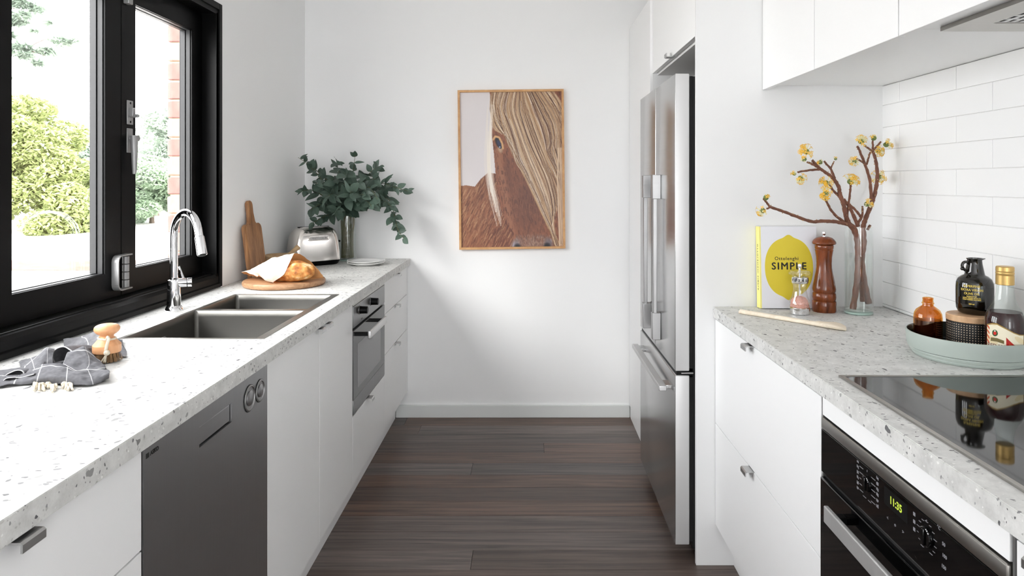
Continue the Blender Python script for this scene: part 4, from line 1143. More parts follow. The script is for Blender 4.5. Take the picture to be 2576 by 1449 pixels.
stems = [  # (picture path from the vase mouth, depth at the tip, leaf length, leaves)
 ([(868, 545), (838, 470), (795, 428), (750, 396)], 3.72, 0.056, 20),
 ([(864, 545), (830, 480), (800, 440), (780, 420)], 3.66, 0.060, 14),
 ([(866, 545), (825, 500), (785, 478), (757, 482)], 3.62, 0.060, 20),
 ([(866, 548), (835, 520), (805, 515), (782, 528)], 3.58, 0.060, 18),
 ([(866, 552), (845, 535), (815, 545), (785, 562)], 3.56, 0.058, 18),
 ([(868, 545), (858, 470), (850, 425), (846, 402)], 3.70, 0.066, 16),
 ([(870, 545), (880, 470), (890, 420), (893, 388)], 3.74, 0.056, 12),
 ([(872, 545), (905, 470), (935, 430), (955, 420)], 3.76, 0.062, 18),
 ([(872, 545), (915, 490), (955, 462), (990, 470), (1030, 482)], 3.70, 0.058, 22),
 ([(874, 545), (930, 500), (975, 500), (992, 540), (1000, 575), (1018, 602)], 3.62, 0.054, 26),
 ([(870, 545), (895, 490), (925, 470), (950, 500)], 3.55, 0.068, 18),
 ([(868, 545), (862, 490), (868, 450), (872, 435)], 3.58, 0.072, 16),
 ([(868, 545), (850, 500), (835, 488), (825, 495)], 3.52, 0.070, 18),
 ([(870, 545), (890, 515), (920, 505), (935, 520)], 3.50, 0.066, 16),
 ([(868, 548), (862, 525), (850, 525), (842, 535)], 3.54, 0.062, 14),
 ([(868, 545), (885, 500), (890, 470), (905, 455)], 3.60, 0.066, 16),
 ([(872, 545), (935, 505), (965, 505), (985, 520)], 3.60, 0.056, 16),
]
stems += [([(868, 545), (856, 500), (848, 465), (838, 450)], 3.60, 0.070, 16), ([(870, 545), (880, 505), (900, 490), (915, 490)], 3.54, 0.072, 16), ([(868, 545), (868, 510), (880, 490), (884, 480)], 3.52, 0.074, 14),
          ([(870, 545), (910, 480), (930, 455), (945, 450)], 3.66, 0.068, 16), ([(866, 545), (840, 500), (815, 470), (795, 460)], 3.60, 0.066, 16)]
for si, (pp, Yt, ll, nl) in enumerate(stems):
    path = []
    for i, (px, py) in enumerate(pp):
        u = i/(len(pp)-1); path.append(tuple(PX(px, py, VY+(Yt-VY)*u**0.9)))
    a = 2*PI*si/len(stems)
    low = [(VX+0.032*math.cos(a+0.9), VY+0.032*math.sin(a+0.9), CT+0.016), (VX+0.030*math.cos(a+0.4), VY+0.030*math.sin(a+0.4), CT+0.14)]
    path[0] = (VX+0.030*math.cos(a), VY+0.030*math.sin(a)*0.8, CT+0.262)
    sp = [Vector(p) for p in smooth_path(low+path, 8)]
    nn = len(sp)
    so = obj('stem', tube(NB(), sp, [0.0040-0.0030*i/(nn-1) for i in range(nn)], 6), 'eucalyptus_stem', eu)
    start = int(nn*0.46)
    for k in range(nl):
        u = (k//2+0.6)/(nl/2+0.3)
        fi = start+(nn-1-start)*u; i0 = min(int(fi), nn-2); p = sp[i0].lerp(sp[i0+1], fi-i0)
        tg = (sp[i0+1]-sp[i0]).normalized()
        ang = (k % 2)*PI + (k//2)*R(80) + rg.uniform(-0.5, 0.5)
        side = tg.cross(Vector((0.3, 0.2, 1))).normalized(); up = side.cross(tg)
        dr_ = (side*math.cos(ang)+up*math.sin(ang)*0.8 + tg*rg.uniform(0.2, 0.7) + Vector((0, -0.25, -0.12))).normalized()
        if k >= nl-1: dr_ = (tg+Vector((0, -0.1, 0))).normalized()
        nrm = (Vector((rg.uniform(-.5, .5), -1.0+rg.uniform(-.4, .5), 0.55+rg.uniform(-.5, .5))))
        yv = nrm.cross(dr_).normalized(); zv = dr_.cross(yv)
        s = ll*rg.uniform(0.9, 1.45)*(1.0-0.35*u if u > 0.5 else 1.0)
        tip = p+dr_*s
        if tip.y > YB-0.03: dr_.y -= 0.6; dr_.normalize(); yv = nrm.cross(dr_).normalized(); zv = dr_.cross(yv)
        if p.x+dr_.x*s < XL+0.03: dr_.x = abs(dr_.x); dr_.normalize(); yv = nrm.cross(dr_).normalized(); zv = dr_.cross(yv)
        m3 = Matrix((dr_, yv, zv)).transposed().to_4x4()
        m4 = Matrix.Translation(p) @ m3 @ Matrix.Diagonal((s, s, s, 1))
        lf = bpy.data.objects.new('leaf', leafs[rg.choice((0, 0, 1, 2, 2, 3))]); COL.objects.link(lf)
        if not lf.data.materials: lf.data.materials.append(MATS['eucalyptus_leaf'])
        place(lf, m4, eu, False)
for me in leafs:
    if not me.materials: me.materials.append(MATS['eucalyptus_leaf'])

# ------------------------------------------------------------------ scrubbing brush
bx_, by_ = -1.040, 1.686
t = thing('dish_brush', 'round beech dish brush with cord standing on the grey towel', 'brush', (bx_, by_, CT))
zb = CT+0.004
neck_ = [tuple(q) for q in smooth_path([(0.0165, zb+0.0545), (0.0148, zb+0.058), (0.0162, zb+0.062), (0.0215, zb+0.0655), (0.0268, zb+0.071), (0.0282, zb+0.077), (0.0258, zb+0.083), (0.018, zb+0.0872), (0.008, zb+0.0890), (0.0015, zb+0.0892)], 4)]
obj('head', lathe(NB(), [(0.028, zb+0.019), (0.0305, zb+0.0195), (0.0312, zb+0.021), (0.0312, zb+0.0375), (0.0300, zb+0.0395), (0.0290, zb+0.0405)]+neck_, 48, (bx_, by_, 0)), 'beech_wood', t, angle=24)
br = NB(); rg = random.Random(4)
for _ in range(420):
    a = rg.uniform(0, 2*PI); r = 0.028*math.sqrt(rg.random()); ro = r*1.25+rg.uniform(-.002, .002)
    x0, y0 = bx_+r*math.cos(a), by_+r*math.sin(a); x1, y1 = bx_+ro*math.cos(a), by_+ro*math.sin(a)
    w_ = 0.0009; ta = a+PI/2
    q = [br.verts.new((x0+w_*math.cos(ta), y0+w_*math.sin(ta), zb+0.0195)), br.verts.new((x0-w_*math.cos(ta), y0-w_*math.sin(ta), zb+0.0195)), br.verts.new((x1-w_*math.cos(ta), y1-w_*math.sin(ta), zb-0.001)), br.verts.new((x1+w_*math.cos(ta), y1+w_*math.sin(ta), zb-0.001))]
    br.faces.new(q)
obj('bristles', br, 'bristle', t, smooth=False, kind='stuff')
cd = NB()
loop_ = [(bx_+0.0185*math.cos(a), by_+0.0185*math.sin(a), zb+0.0535-0.002*math.cos(a)) for a in [R(-60+k*24) for k in range(16)]]
tube(cd, loop_, 0.0028, 8)
w0 = Vector((bx_+0.012, by_-0.020, zb+0.055))
tube(cd, [w0+Vector(p) for p in ((0, 0, 0), (0.004, -0.003, 0.006), (0.009, -0.006, 0.003), (0.008, -0.012, -0.010), (0.006, -0.013, -0.022), (0.007, -0.013, -0.030))], 0.0036, 8)
bmesh.ops.create_icosphere(cd, subdivisions=2, radius=0.0072, matrix=Matrix.Translation(w0+Vector((0.008, -0.013, -0.030))))
for k in range(9):
    a = rg.uniform(-1, 1); tube(cd, [w0+Vector((0.007, -0.013, -0.034)), w0+Vector((0.004+a*0.004, -0.016-rg.random()*0.002, -0.044)), w0+Vector((0.001+a*0.008, -0.018, -0.052))], [0.0016, 0.0013, 0.0008], 5)
obj('cord', cd, 'rope', t)
# ------------------------------------------------------------------ crumpled tea towel
TC, TV, TF = [], [], []
def tw(cx, cy, Y=None, z=None):
    px, py = cx/6.585, 780+cy/6.585
    if Y is None: return tuple(PZ(px, py, CT+(z or 0.004)))
    p = PX(px, py, Y)
    if z is not None: p.z = CT+z
    p.z = max(p.z, CT+0.003); return tuple(p)
def sheet(rows, ku=7, kv=7, su=(), sv=(), wob=0.0042, seed=0, hem=()):
    R1 = [smooth_path(r, ku) for r in rows]
    cols_ = [smooth_path(c, kv) for c in zip(*R1)]
    nv, nu = len(cols_[0]), len(cols_); b0 = len(TV)
    for j in range(nv):
        for i in range(nu):
            p = Vector(cols_[i][j]); u, v = i/(nu-1), j/(nv-1)
            w_ = mnoise.noise(p*32+Vector((seed, 0, 0)))*wob+mnoise.noise(p*75+Vector((0, seed, 0)))*wob*0.45
            p += Vector((w_*0.3, -w_*0.5, w_)); p.z = max(p.z, CT+0.0025)
            g = 0.42+0.05*mnoise.noise(p*160)+(0.03 if (i+j) % 2 else 0)
            c = np.array((g, g, g*1.03))
            lite = 0
            for s in su:
                if abs(u-s) < 0.55/(nu-1): lite = 1
            for s in sv:
                if abs(v-s) < 0.55/(nv-1): lite = 1
            if lite: c = np.array((0.86, 0.86, 0.86))
            TV.append(tuple(p)); TC.append(c)
    for j in range(nv-1):
        for i in range(nu-1):
            a = b0+j*nu+i; TF.append((a, a+1, a+nu+1, a+nu))
# front flap
sheet([[tw(-260, 1330), tw(60, 1262), tw(400, 1225), tw(700, 1213), tw(1000, 1228), tw(1250, 1247), tw(1500, 1240), tw(1690, 1180), tw(1800, 1120)],
       [tw(-260, 1280, 1.475), tw(80, 1205, 1.487), tw(420, 1160, 1.487), tw(720, 1110, 1.487), tw(1000, 1120, 1.485), tw(1250, 1135, 1.483), tw(1480, 1140, 1.486), tw(1680, 1100, 1.495), tw(1812, 1050, 1.505)],
       [tw(-260, 1230, 1.50), tw(120, 1150, 1.515), tw(450, 1090, 1.515), tw(740, 1030, 1.515), tw(1000, 1035, 1.51), tw(1260, 1055, 1.505), tw(1450, 1065, 1.51), tw(1650, 1045, 1.52), tw(1808, 1010, 1.53)],
       [tw(-200, 1200, 1.54), tw(220, 1110, 1.55), tw(520, 1010, 1.55), tw(760, 935, 1.55), tw(1000, 960, 1.54), tw(1270, 1008, 1.53), tw(1420, 1000, 1.535), tw(1600, 1005, 1.54), tw(1780, 995, 1.55)],
       [tw(-150, 1190, 1.58, 0.004), tw(260, 1100, 1.59, 0.010), tw(560, 1000, 1.60, 0.014), tw(800, 915, 1.60, 0.020), tw(1020, 930, 1.58, 0.020), tw(1270, 1000, 1.57, 0.016), tw(1420, 1000, 1.575, 0.014), tw(1600, 1000, 1.58, 0.012), tw(1760, 990, 1.59, 0.008)]],
      22, 14, su=(0.19, 0.335, 0.55, 0.775), sv=(0.76,), seed=1)
# middle flap that humps up
sheet([[tw(1045, 895, 1.55), tw(1170, 962, 1.54), tw(1290, 1003, 1.533), tw(1420, 982, 1.54), tw(1560, 990, 1.545), tw(1745, 965, 1.56)],
       [tw(1070, 820, 1.565), tw(1200, 860, 1.56), tw(1330, 885, 1.558), tw(1460, 885, 1.562), tw(1600, 905, 1.57), tw(1748, 935, 1.58)],
       [tw(1100, 740, 1.585), tw(1205, 735, 1.585), tw(1330, 745, 1.587), tw(1450, 765, 1.592), tw(1570, 825, 1.60), tw(1700, 892, 1.61)],
       [tw(1160, 690, 1.61), tw(1245, 662, 1.615), tw(1330, 630, 1.62), tw(1395, 612, 1.625), tw(1490, 700, 1.625), tw(1630, 830, 1.632)],
       [tw(1190, 700, 1.64, 0.030), tw(1270, 660, 1.65, 0.032), tw(1350, 630, 1.66, 0.030), tw(1420, 615, 1.665, 0.026), tw(1510, 700, 1.636, 0.016), tw(1640, 830, 1.638, 0.006)],
       [tw(1210, 720, 1.67, 0.006), tw(1290, 680, 1.68, 0.006), tw(1370, 650, 1.69, 0.006), tw(1440, 640, 1.675, 0.006), tw(1530, 720, 1.642, 0.005), tw(1650, 840, 1.642, 0.004)]],
      20, 14, su=(0.0, 0.62), sv=(0.0, 0.50), seed=5)
# left fold that stands up like a loop
sheet([[tw(880, 860, 1.585, 0.012), tw(820, 880, 1.585, 0.013), tw(750, 880, 1.58, 0.014), tw(660, 960, 1.56, 0.012), tw(560, 1045, 1.545, 0.012), tw(440, 1085, 1.535, 0.010), tw(370, 1110, 1.53, 0.008)],
       [tw(870, 790, 1.60), tw(815, 800, 1.595), tw(752, 805, 1.59), tw(650, 880, 1.575), tw(540, 985, 1.56), tw(440, 1040, 1.55), tw(392, 1060, 1.545)],
       [tw(885, 690, 1.62), tw(825, 675, 1.615), tw(752, 690, 1.61), tw(640, 800, 1.60), tw(520, 915, 1.585), tw(430, 985, 1.57), tw(380, 1015, 1.565)],
       [tw(905, 650, 1.645), tw(840, 630, 1.64), tw(765, 628, 1.64), tw(640, 755, 1.625), tw(500, 870, 1.61), tw(400, 945, 1.60), tw(350, 985, 1.595)],
       [tw(890, 660, 1.675, 0.028), tw(820, 640, 1.67, 0.027), tw(750, 640, 1.67, 0.026), tw(620, 765, 1.66, 0.020), tw(480, 870, 1.65, 0.014), tw(380, 940, 1.635, 0.011), tw(330, 980, 1.625, 0.010)],
       [tw(870, 670, 1.72, 0.004), tw(800, 650, 1.72, 0.004), tw(730, 650, 1.715, 0.004), tw(600, 770, 1.70, 0.004), tw(460, 870, 1.69, 0.004), tw(360, 940, 1.675, 0.004), tw(310, 980, 1.66, 0.004)]],
      18, 14, su=(0.26, 0.62), sv=(0.6,), seed=9)
# open mouths of the folds: arches that run back into the cloth
def mouth(pts, Y, depth, lower, seed):
    rows = []
    for k, (dy, sc) in enumerate(((0.0, 1.0), (depth*0.35, 0.92), (depth*0.75, 0.7), (depth, 0.4))):
        row = []
        mx_ = sum(q[0] for q in pts)/len(pts); my_ = max(q[1] for q in pts)
        for (cx, cy) in pts:
            v = Vector(tw(mx_+(cx-mx_)*sc, my_+(cy-my_)*sc, Y)); v.y += dy; v.z = max(CT+0.003, v.z-lower*k/3); row.append(tuple(v))
        rows.append(row)
    sheet(rows, 10, 8, sv=(0.0,), wob=0.0012, seed=seed)
mouth([(905, 868), (868, 800), (880, 700), (950, 636), (1060, 612), (1150, 660), (1182, 700), (1120, 800), (1060, 892)], 1.632, 0.13, 0.012, 21)
mouth([(40, 1175), (70, 1120), (140, 1050), (250, 1003), (350, 1005), (392, 1050), (360, 1110), (320, 1140)], 1.545, 0.11, 0.008, 23)
mouth([(-120, 1235), (40, 1200), (62, 1160), (110, 1130), (230, 1112), (340, 1118), (420, 1100), (560, 1060)], 1.50, 0.05, 0.004, 25)
# back layer, raised behind the brush
sheet([[tw(1150, 712, None, 0.004), tw(1350, 650, None, 0.004), tw(1500, 705, None, 0.004), tw(1700, 742, None, 0.004), tw(1900, 762, None, 0.004), tw(2097, 772, None, 0.004)],
       [tw(1120, 650, 1.79), tw(1340, 570, 1.80), tw(1545, 570, 1.79), tw(1750, 570, 1.78), tw(1920, 610, 1.78), tw(2097, 710, 1.765)],
       [tw(1080, 605, 1.82), tw(1300, 520, 1.82), tw(1500, 445, 1.82), tw(1700, 420, 1.815), tw(1900, 480, 1.81), tw(2062, 630, 1.79)],
       [tw(1060, 592, 1.84), tw(1250, 510, 1.845), tw(1440, 435, 1.85), tw(1600, 365, 1.855), tw(1800, 390, 1.84), tw(2030, 560, 1.82)],
       [tw(1050, 592, 1.87, 0.012), tw(1240, 510, 1.885, 0.014), tw(1430, 435, 1.90, 0.018), tw(1590, 365, 1.91, 0.018), tw(1790, 390, 1.90, 0.014), tw(2030, 560, 1.87, 0.008)],
       [tw(1040, 592, 1.89, 0.003), tw(1230, 510, 1.91, 0.003), tw(1420, 435, 1.93, 0.003), tw(1580, 365, 1.945, 0.003), tw(1780, 390, 1.93, 0.003), tw(2030, 560, 1.89, 0.003)]],
      20, 14, su=(0.32, 0.72), sv=(0.0,), seed=13)
# flat layer underneath that ties the folds together
sheet([[tw(200, 1180), tw(600, 1150), tw(1000, 1130), tw(1400, 1130), tw(1650, 1080)],
       [tw(100, 1120), tw(520, 1050), tw(960, 1000), tw(1350, 960), tw(1620, 930)],
       [tw(100, 1080), tw(500, 960), tw(900, 850), tw(1300, 800), tw(1560, 800)],
       [tw(200, 1030), tw(500, 900), tw(860, 730), tw(1250, 660), tw(1520, 720)]], 6, 6, wob=0.001, seed=17)
me = bpy.data.meshes.new('towel'); me.from_pydata(TV, [], TF)
c = np.clip(np.array(TC), 0, 1); c = ((c+0.055)/1.055)**2.4
at = me.color_attributes.new('paint', 'FLOAT_COLOR', 'POINT')
at.data.foreach_set('color', np.concatenate([c, np.ones((len(c), 1))], 1).astype(np.float32).ravel())
vcol_mat('towel_weave', 0.95, 0, 0.1)
n, l = MATS['towel_weave'].node_tree.nodes, MATS['towel_weave'].node_tree.links
wv = n.new('ShaderNodeTexNoise'); wv.inputs['Scale'].default_value = 900
tc = n.new('ShaderNodeTexCoord'); l.new(tc.outputs['Object'], wv.inputs['Vector'])
bp = n.new('ShaderNodeBump'); bp.inputs['Strength'].default_value = 0.5; bp.inputs['Distance'].default_value = 0.001
l.new(wv.outputs['Fac'], bp.inputs['Height']); l.new(bp.outputs['Normal'], n['Principled BSDF'].inputs['Normal'])
t = thing('tea_towel', 'crumpled charcoal tea towel with white stripes by the window sill', 'towel', (-1.1, 1.6, CT))
cl_ = obj('cloth', me, 'towel_weave', t, angle=80)
md = cl_.modifiers.new('thickness', 'SOLIDIFY'); md.thickness = 0.0018; md.offset = 0
rg = random.Random(8)
for grp in ([(590, 1270), (700, 1275), (800, 1265), (880, 1300)], [(1060, 1260), (1140, 1270)]):
    tb = NB()
    for (cx, cy) in grp:
        for q in range(7):
            ex, ey = cx+rg.uniform(-60, 70), cy+rg.uniform(-10, 55)
            a = Vector(tw(cx+rg.uniform(-15, 15), cy-35)); b = Vector(tw(ex, ey)); mid = (a+b)/2+Vector((rg.uniform(-.004, .004), 0, rg.uniform(.002, .007)))
            a.z = CT+0.005; b.z = CT+0.0035
            tube(tb, [tuple(p) for p in smooth_path([tuple(a), tuple(mid), tuple(b)], 4)], [0.0022]*9, 6)
        kx = Vector(tw(cx, cy-12)); bmesh.ops.create_icosphere(tb, subdivisions=2, radius=0.0058, matrix=Matrix.Translation((kx.x, kx.y, CT+0.007)))
    obj('tassel', tb, 'rope', t)
# ================================================================== THINGS ON THE RIGHT WORKTOP
# cookbook leaning on the end panel
bx0, by0 = 0.808, YP-0.010
t = thing('cookbook', 'white cookbook with a yellow lemon cover leaning on the panel', 'book', (bx0+0.1, by0-0.03, CT))
W_, H_, T_ = 0.198, 0.284, 0.036
tilt = R(3.0)
def bk(a, h, d):      # a across, h up, d from the back cover towards the viewer
    return Vector((bx0+a, by0-0.0165-d*math.cos(tilt)+h*math.sin(tilt)-0.0, CT+0.0015+h*math.cos(tilt)+d*math.sin(tilt)))
def bbox(a0, a1, h0, h1, d0, d1):
    bm = NB(); vs = [bm.verts.new(bk(a, h, d)) for a in (a0, a1) for h in (h0, h1) for d in (d0, d1)]
    for f in [(0, 1, 3, 2), (4, 6, 7, 5), (0, 4, 5, 1), (2, 3, 7, 6), (0, 2, 6, 4), (1, 5, 7, 3)]: bm.faces.new([vs[i] for i in f])
    bmesh.ops.recalc_face_normals(bm, faces=bm.faces)
    return bm
obj('back_cover', bbox(0.0, W_, 0, H_, 0, 0.003), 'book_white', t, smooth=False)
fc = obj('front_cover', bbox(0.006, W_, 0, H_, T_-0.003, T_), 'book_white', t, smooth=False)
obj('spine', bbox(-0.002, 0.003, 0, H_, 0, T_), 'book_spine', t, smooth=False)
obj('hinge_strip', bbox(0.003, 0.006, 0, H_, T_-0.0045, T_-0.0008), 'book_white', t, smooth=False)
obj('pages', bbox(0.006, W_-0.005, 0.004, H_-0.004, 0.003, T_-0.003), 'book_pages', t, smooth=False)
lm = NB(); cxm, czm = 0.100, 0.142; pts = []
for k in range(180):
    a = 2*PI*k/180; ca, sa = math.cos(a), math.sin(a)
    r1, r2 = 0.084, 0.103
    x, z = r1*math.copysign(abs(ca)**0.86, ca), r2*math.copysign(abs(sa)**0.92, sa)
    nip = math.exp(-((a-PI/2)/0.13)**2)*0.010 + math.exp(-((a-1.5*PI)/0.16)**2)*0.011
    z += nip*(1 if sa > 0 else -1)
    pts.append((cxm+x, czm+z))
lm.faces.new([lm.verts.new(bk(a, h, T_+0.0003)) for a, h in pts])
obj('lemon_print', lm, 'book_yellow', fc, smooth=False)
def bt(s, size, a, h, off, sp, d=0.0006):
    me = text_mesh(s, size, 0.0, off, 'CENTER', sp); return map_mesh(me, lambda c: bk(a+c.x, h+c.y, T_+d))
obj('lettering', bt('Ottolenghi', 0.0165, 0.092, 0.172, 0.0002, 1.15), 'ink', fc, smooth=False)
for q_, (dx_, dz_) in enumerate(((-0.0009, 0.0), (0.0009, 0.0), (0.0, 0.0007), (0.0, -0.0007))):
    me = bt('SIMPLE', 0.0345, 0.100+dx_, 0.145+dz_, 0.0, 1.22, 0.0006+q_*0.00004)
    if q_ == 0: bw_ = bmesh.new()
    bw_.from_mesh(me)
obj('lettering', bw_, 'ink', fc, smooth=False)
me = text_mesh('OTTOLENGHI SIMPLE', 0.013, 0.0, 0.0002, 'CENTER', 1.35)
map_mesh(me, lambda c: bk(-0.0024, H_*0.50-c.x, T_/2-c.y*1.0))
obj('lettering', me, 'ink', t, smooth=False)

# salt mill
sx, sy = 0.9095, 2.295
t = thing('salt_mill', 'clear salt mill with chrome bands and pink salt', 'mill', (sx, sy, CT))
C = (sx, sy, 0)
obj('base', lathe(NB(), [(0.0305, CT), (0.0325, CT+0.002), (0.0325, CT+0.021), (0.030, CT+0.023)], 40, C), 'chrome', t)
obj('body', lathe(NB(), [(0.0325, CT+0.023), (0.033, CT+0.028), (0.029, CT+0.033), (0.0335, CT+0.038), (0.0315, CT+0.046), (0.0255, CT+0.060), (0.0215, CT+0.078), (0.022, CT+0.092), (0.025, CT+0.104), (0.024, CT+0.106)], 40, C, cap0=False, cap1=False), 'clear_acrylic', t)
sl_ = NB(); lathe(sl_, [(0.029, CT+0.0235), (0.0285, CT+0.037), (0.0265, CT+0.046), (0.018, CT+0.054), (0.006, CT+0.060), (0.002, CT+0.061)], 28, C)
for v in sl_.verts: v.co += Vector([random.uniform(-1, 1) for _ in range(3)])*0.0014
for _ in range(170):
    a_ = random.uniform(0, 2*PI); r_ = 0.0275*math.sqrt(random.random()); h_ = 0.054-0.5*r_ if r_ < 0.018 else 0.045-(r_-0.018)*0.9
    bmesh.ops.create_icosphere(sl_, subdivisions=1, radius=random.uniform(0.0012, 0.0024), matrix=Matrix.Translation((sx+r_*math.cos(a_), sy+r_*math.sin(a_), CT+h_)) @ Matrix.Diagonal((1, 0.7, 0.8, 1)))
obj('salt', sl_, 'salt', t, smooth=False, kind='stuff')
obj('rod', lathe(NB(), [(0.0025, CT+0.05), (0.0025, CT+0.150)], 12, C), 'satin_metal', t)
bd = obj('scale_band', lathe(NB(), [(0.0262, CT+0.104), (0.0275, CT+0.106), (0.0275, CT+0.123), (0.026, CT+0.125)], 40, C), 'chrome', t)
def wrap(me, cx, cy, r, a0, z, flat=0.0):
    return map_mesh(me, lambda c: Vector((cx+(r+c.z)*math.sin(a0+c.x/r), cy-(r+c.z)*math.cos(a0+c.x/r), z+c.y)))
for k in range(7):
    obj('lettering', wrap(text_mesh(str(k+1), 0.012, 0.0003, 0.0003), sx, sy, 0.0277, R(-75+k*25), CT+0.1145), 'ink', bd, smooth=False)
obj('cap', lathe(NB(), [(0.020, CT+0.1255), (0.031, CT+0.128), (0.0365, CT+0.133), (0.0365, CT+0.139), (0.032, CT+0.145), (0.020, CT+0.1485), (0.005, CT+0.1495)], 40, C, cap0=True, cap1=True), 'clear_acrylic', t)
obj('knob', lathe(NB(), [(0.004, CT+0.149), (0.0035, CT+0.153), (0.006, CT+0.156), (0.0072, CT+0.161), (0.006, CT+0.166), (0.003, CT+0.168)], 20, C), 'chrome', t)

# pepper mill
px_, py_ = 1.011, 2.340
t = thing('pepper_mill', 'tall turned dark wood pepper mill beside the cookbook', 'mill', (px_, py_, CT)); C = (px_, py_, 0)
obj('body', lathe(NB(), [(0.0375, CT), (0.0388, CT+0.003), (0.0388, CT+0.034), (0.0375, CT+0.037), (0.0352, CT+0.0385), (0.0372, CT+0.041), (0.0385, CT+0.050), (0.0375, CT+0.062), (0.0352, CT+0.066), (0.0372, CT+0.069), (0.0378, CT+0.077), (0.0362, CT+0.088), (0.034, CT+0.099), (0.031, CT+0.116), (0.0270, CT+0.135), (0.0250, CT+0.150), (0.0245, CT+0.165), (0.0255, CT+0.185), (0.0282, CT+0.203), (0.0300, CT+0.211), (0.0285, CT+0.213), (0.0302, CT+0.216), (0.0305, CT+0.226), (0.0292, CT+0.228)], 44, C), 'mill_wood', t)
obj('turning_head', lathe(NB(), [(0.0290, CT+0.2285), (0.0370, CT+0.2305), (0.0388, CT+0.234), (0.0378, CT+0.239), (0.033, CT+0.246), (0.026, CT+0.252), (0.014, CT+0.256), (0.010, CT+0.2563)], 44, C), 'mill_wood', t)
obj('knob', lathe(NB(), [(0.007, CT+0.256), (0.007, CT+0.258), (0.004, CT+0.2595), (0.0045, CT+0.263), (0.007, CT+0.266), (0.006, CT+0.272), (0.002, CT+0.274)], 20, C), 'chrome', t)

# wooden spoon
e1 = PZ(1860, 783, CT+0.008); e2 = PZ(2128, 826, CT+0.008)
ln = (e2-e1); Ls = ln.length; dx = ln.normalized(); sdv = Vector((-dx.y, dx.x, 0))
bm = NB(); loops = []
prof = [(0.0, 0.0055, 0.0055), (0.004, 0.0088, 0.0075), (0.10, 0.0088, 0.0075), (0.20, 0.0085, 0.007), (0.245, 0.0095, 0.007), (0.258, 0.0145, 0.0085), (0.273, 0.022, 0.0115), (0.293, 0.027, 0.0135), (0.313, 0.025, 0.012), (0.328, 0.016, 0.0085), (0.334, 0.005, 0.004)]
for u, w_, h_ in prof:
    u *= Ls/0.334; c0 = e1+dx*u
    lp = []
    for k in range(14):
        a = 2*PI*k/14; zz = h_*math.sin(a)
        if u > 0.268*Ls/0.334 and zz > 0: zz = zz*0.55-h_*0.35*max(0, math.sin(a)-0.5)        # hollow of the bowl
        lp.append(Vector((c0.x, c0.y, CT+0.0005+h_)) + sdv*w_*math.cos(a) + Vector((0, 0, zz)))
    loops.append(lp)
loft(bm, loops, cap0=True, cap1=True); bmesh.ops.recalc_face_normals(bm, faces=bm.faces)
tag(obj('wooden_spoon', bm, 'spoon_wood', angle=60), 'pale wooden spoon lying in front of the cookbook', 'spoon')

# ------------------------------------------------------------------ vase of flowering branches
VX2, VY2 = 1.111, 2.303
t = thing('glass_vase', 'clear glass cylinder vase of twigs beside the pepper mill', 'vase', (VX2, VY2, CT))
glass_vase(t, VX2, VY2, 0.0452, 0.292, 0.200)
def T(pts, d=None):
    """picture points of the twig photo crop -> px"""
    return [(1890+x/5.573, 320+y/5.573) for x, y in pts]
def T7(pts): return [(1880+x/2.8975, 320+y/2.8975) for x, y in pts]
def twig(bm, pp, Y0, Y1, r0, r1, k=6):
    n_ = len(pp); P3 = [tuple(PX(px, py, Y0+(Y1-Y0)*i/(n_-1))) for i, (px, py) in enumerate(pp)]
    sp = [Vector(p) for p in smooth_path(P3, k)]; nn = len(sp); rgk = random.Random(int(pp[0][0]*7))
    sp2 = [p+Vector([rgk.uniform(-1, 1)*0.0006 for _ in range(3)]) for p in sp]
    tube(bm, sp2, [(r0+(r1-r0)*i/(nn-1))*(1+0.10*math.sin(i*2.1)) for i in range(nn)], 9)
    return sp2
def nodes(bm, sp, r, seed):
    g = random.Random(seed)
    for i in range(1, len(sp)-1, 2):
        a = g.uniform(0, 2*PI); tg = (sp[i+1]-sp[i]).normalized(); s = tg.cross(Vector((0.2, 1, 0.1))).normalized(); u = s.cross(tg)
        p = sp[i]+(s*math.cos(a)+u*math.sin(a))*r*0.9
        bmesh.ops.create_icosphere(bm, subdivisions=1, radius=0.0019, matrix=Matrix.Translation(p))
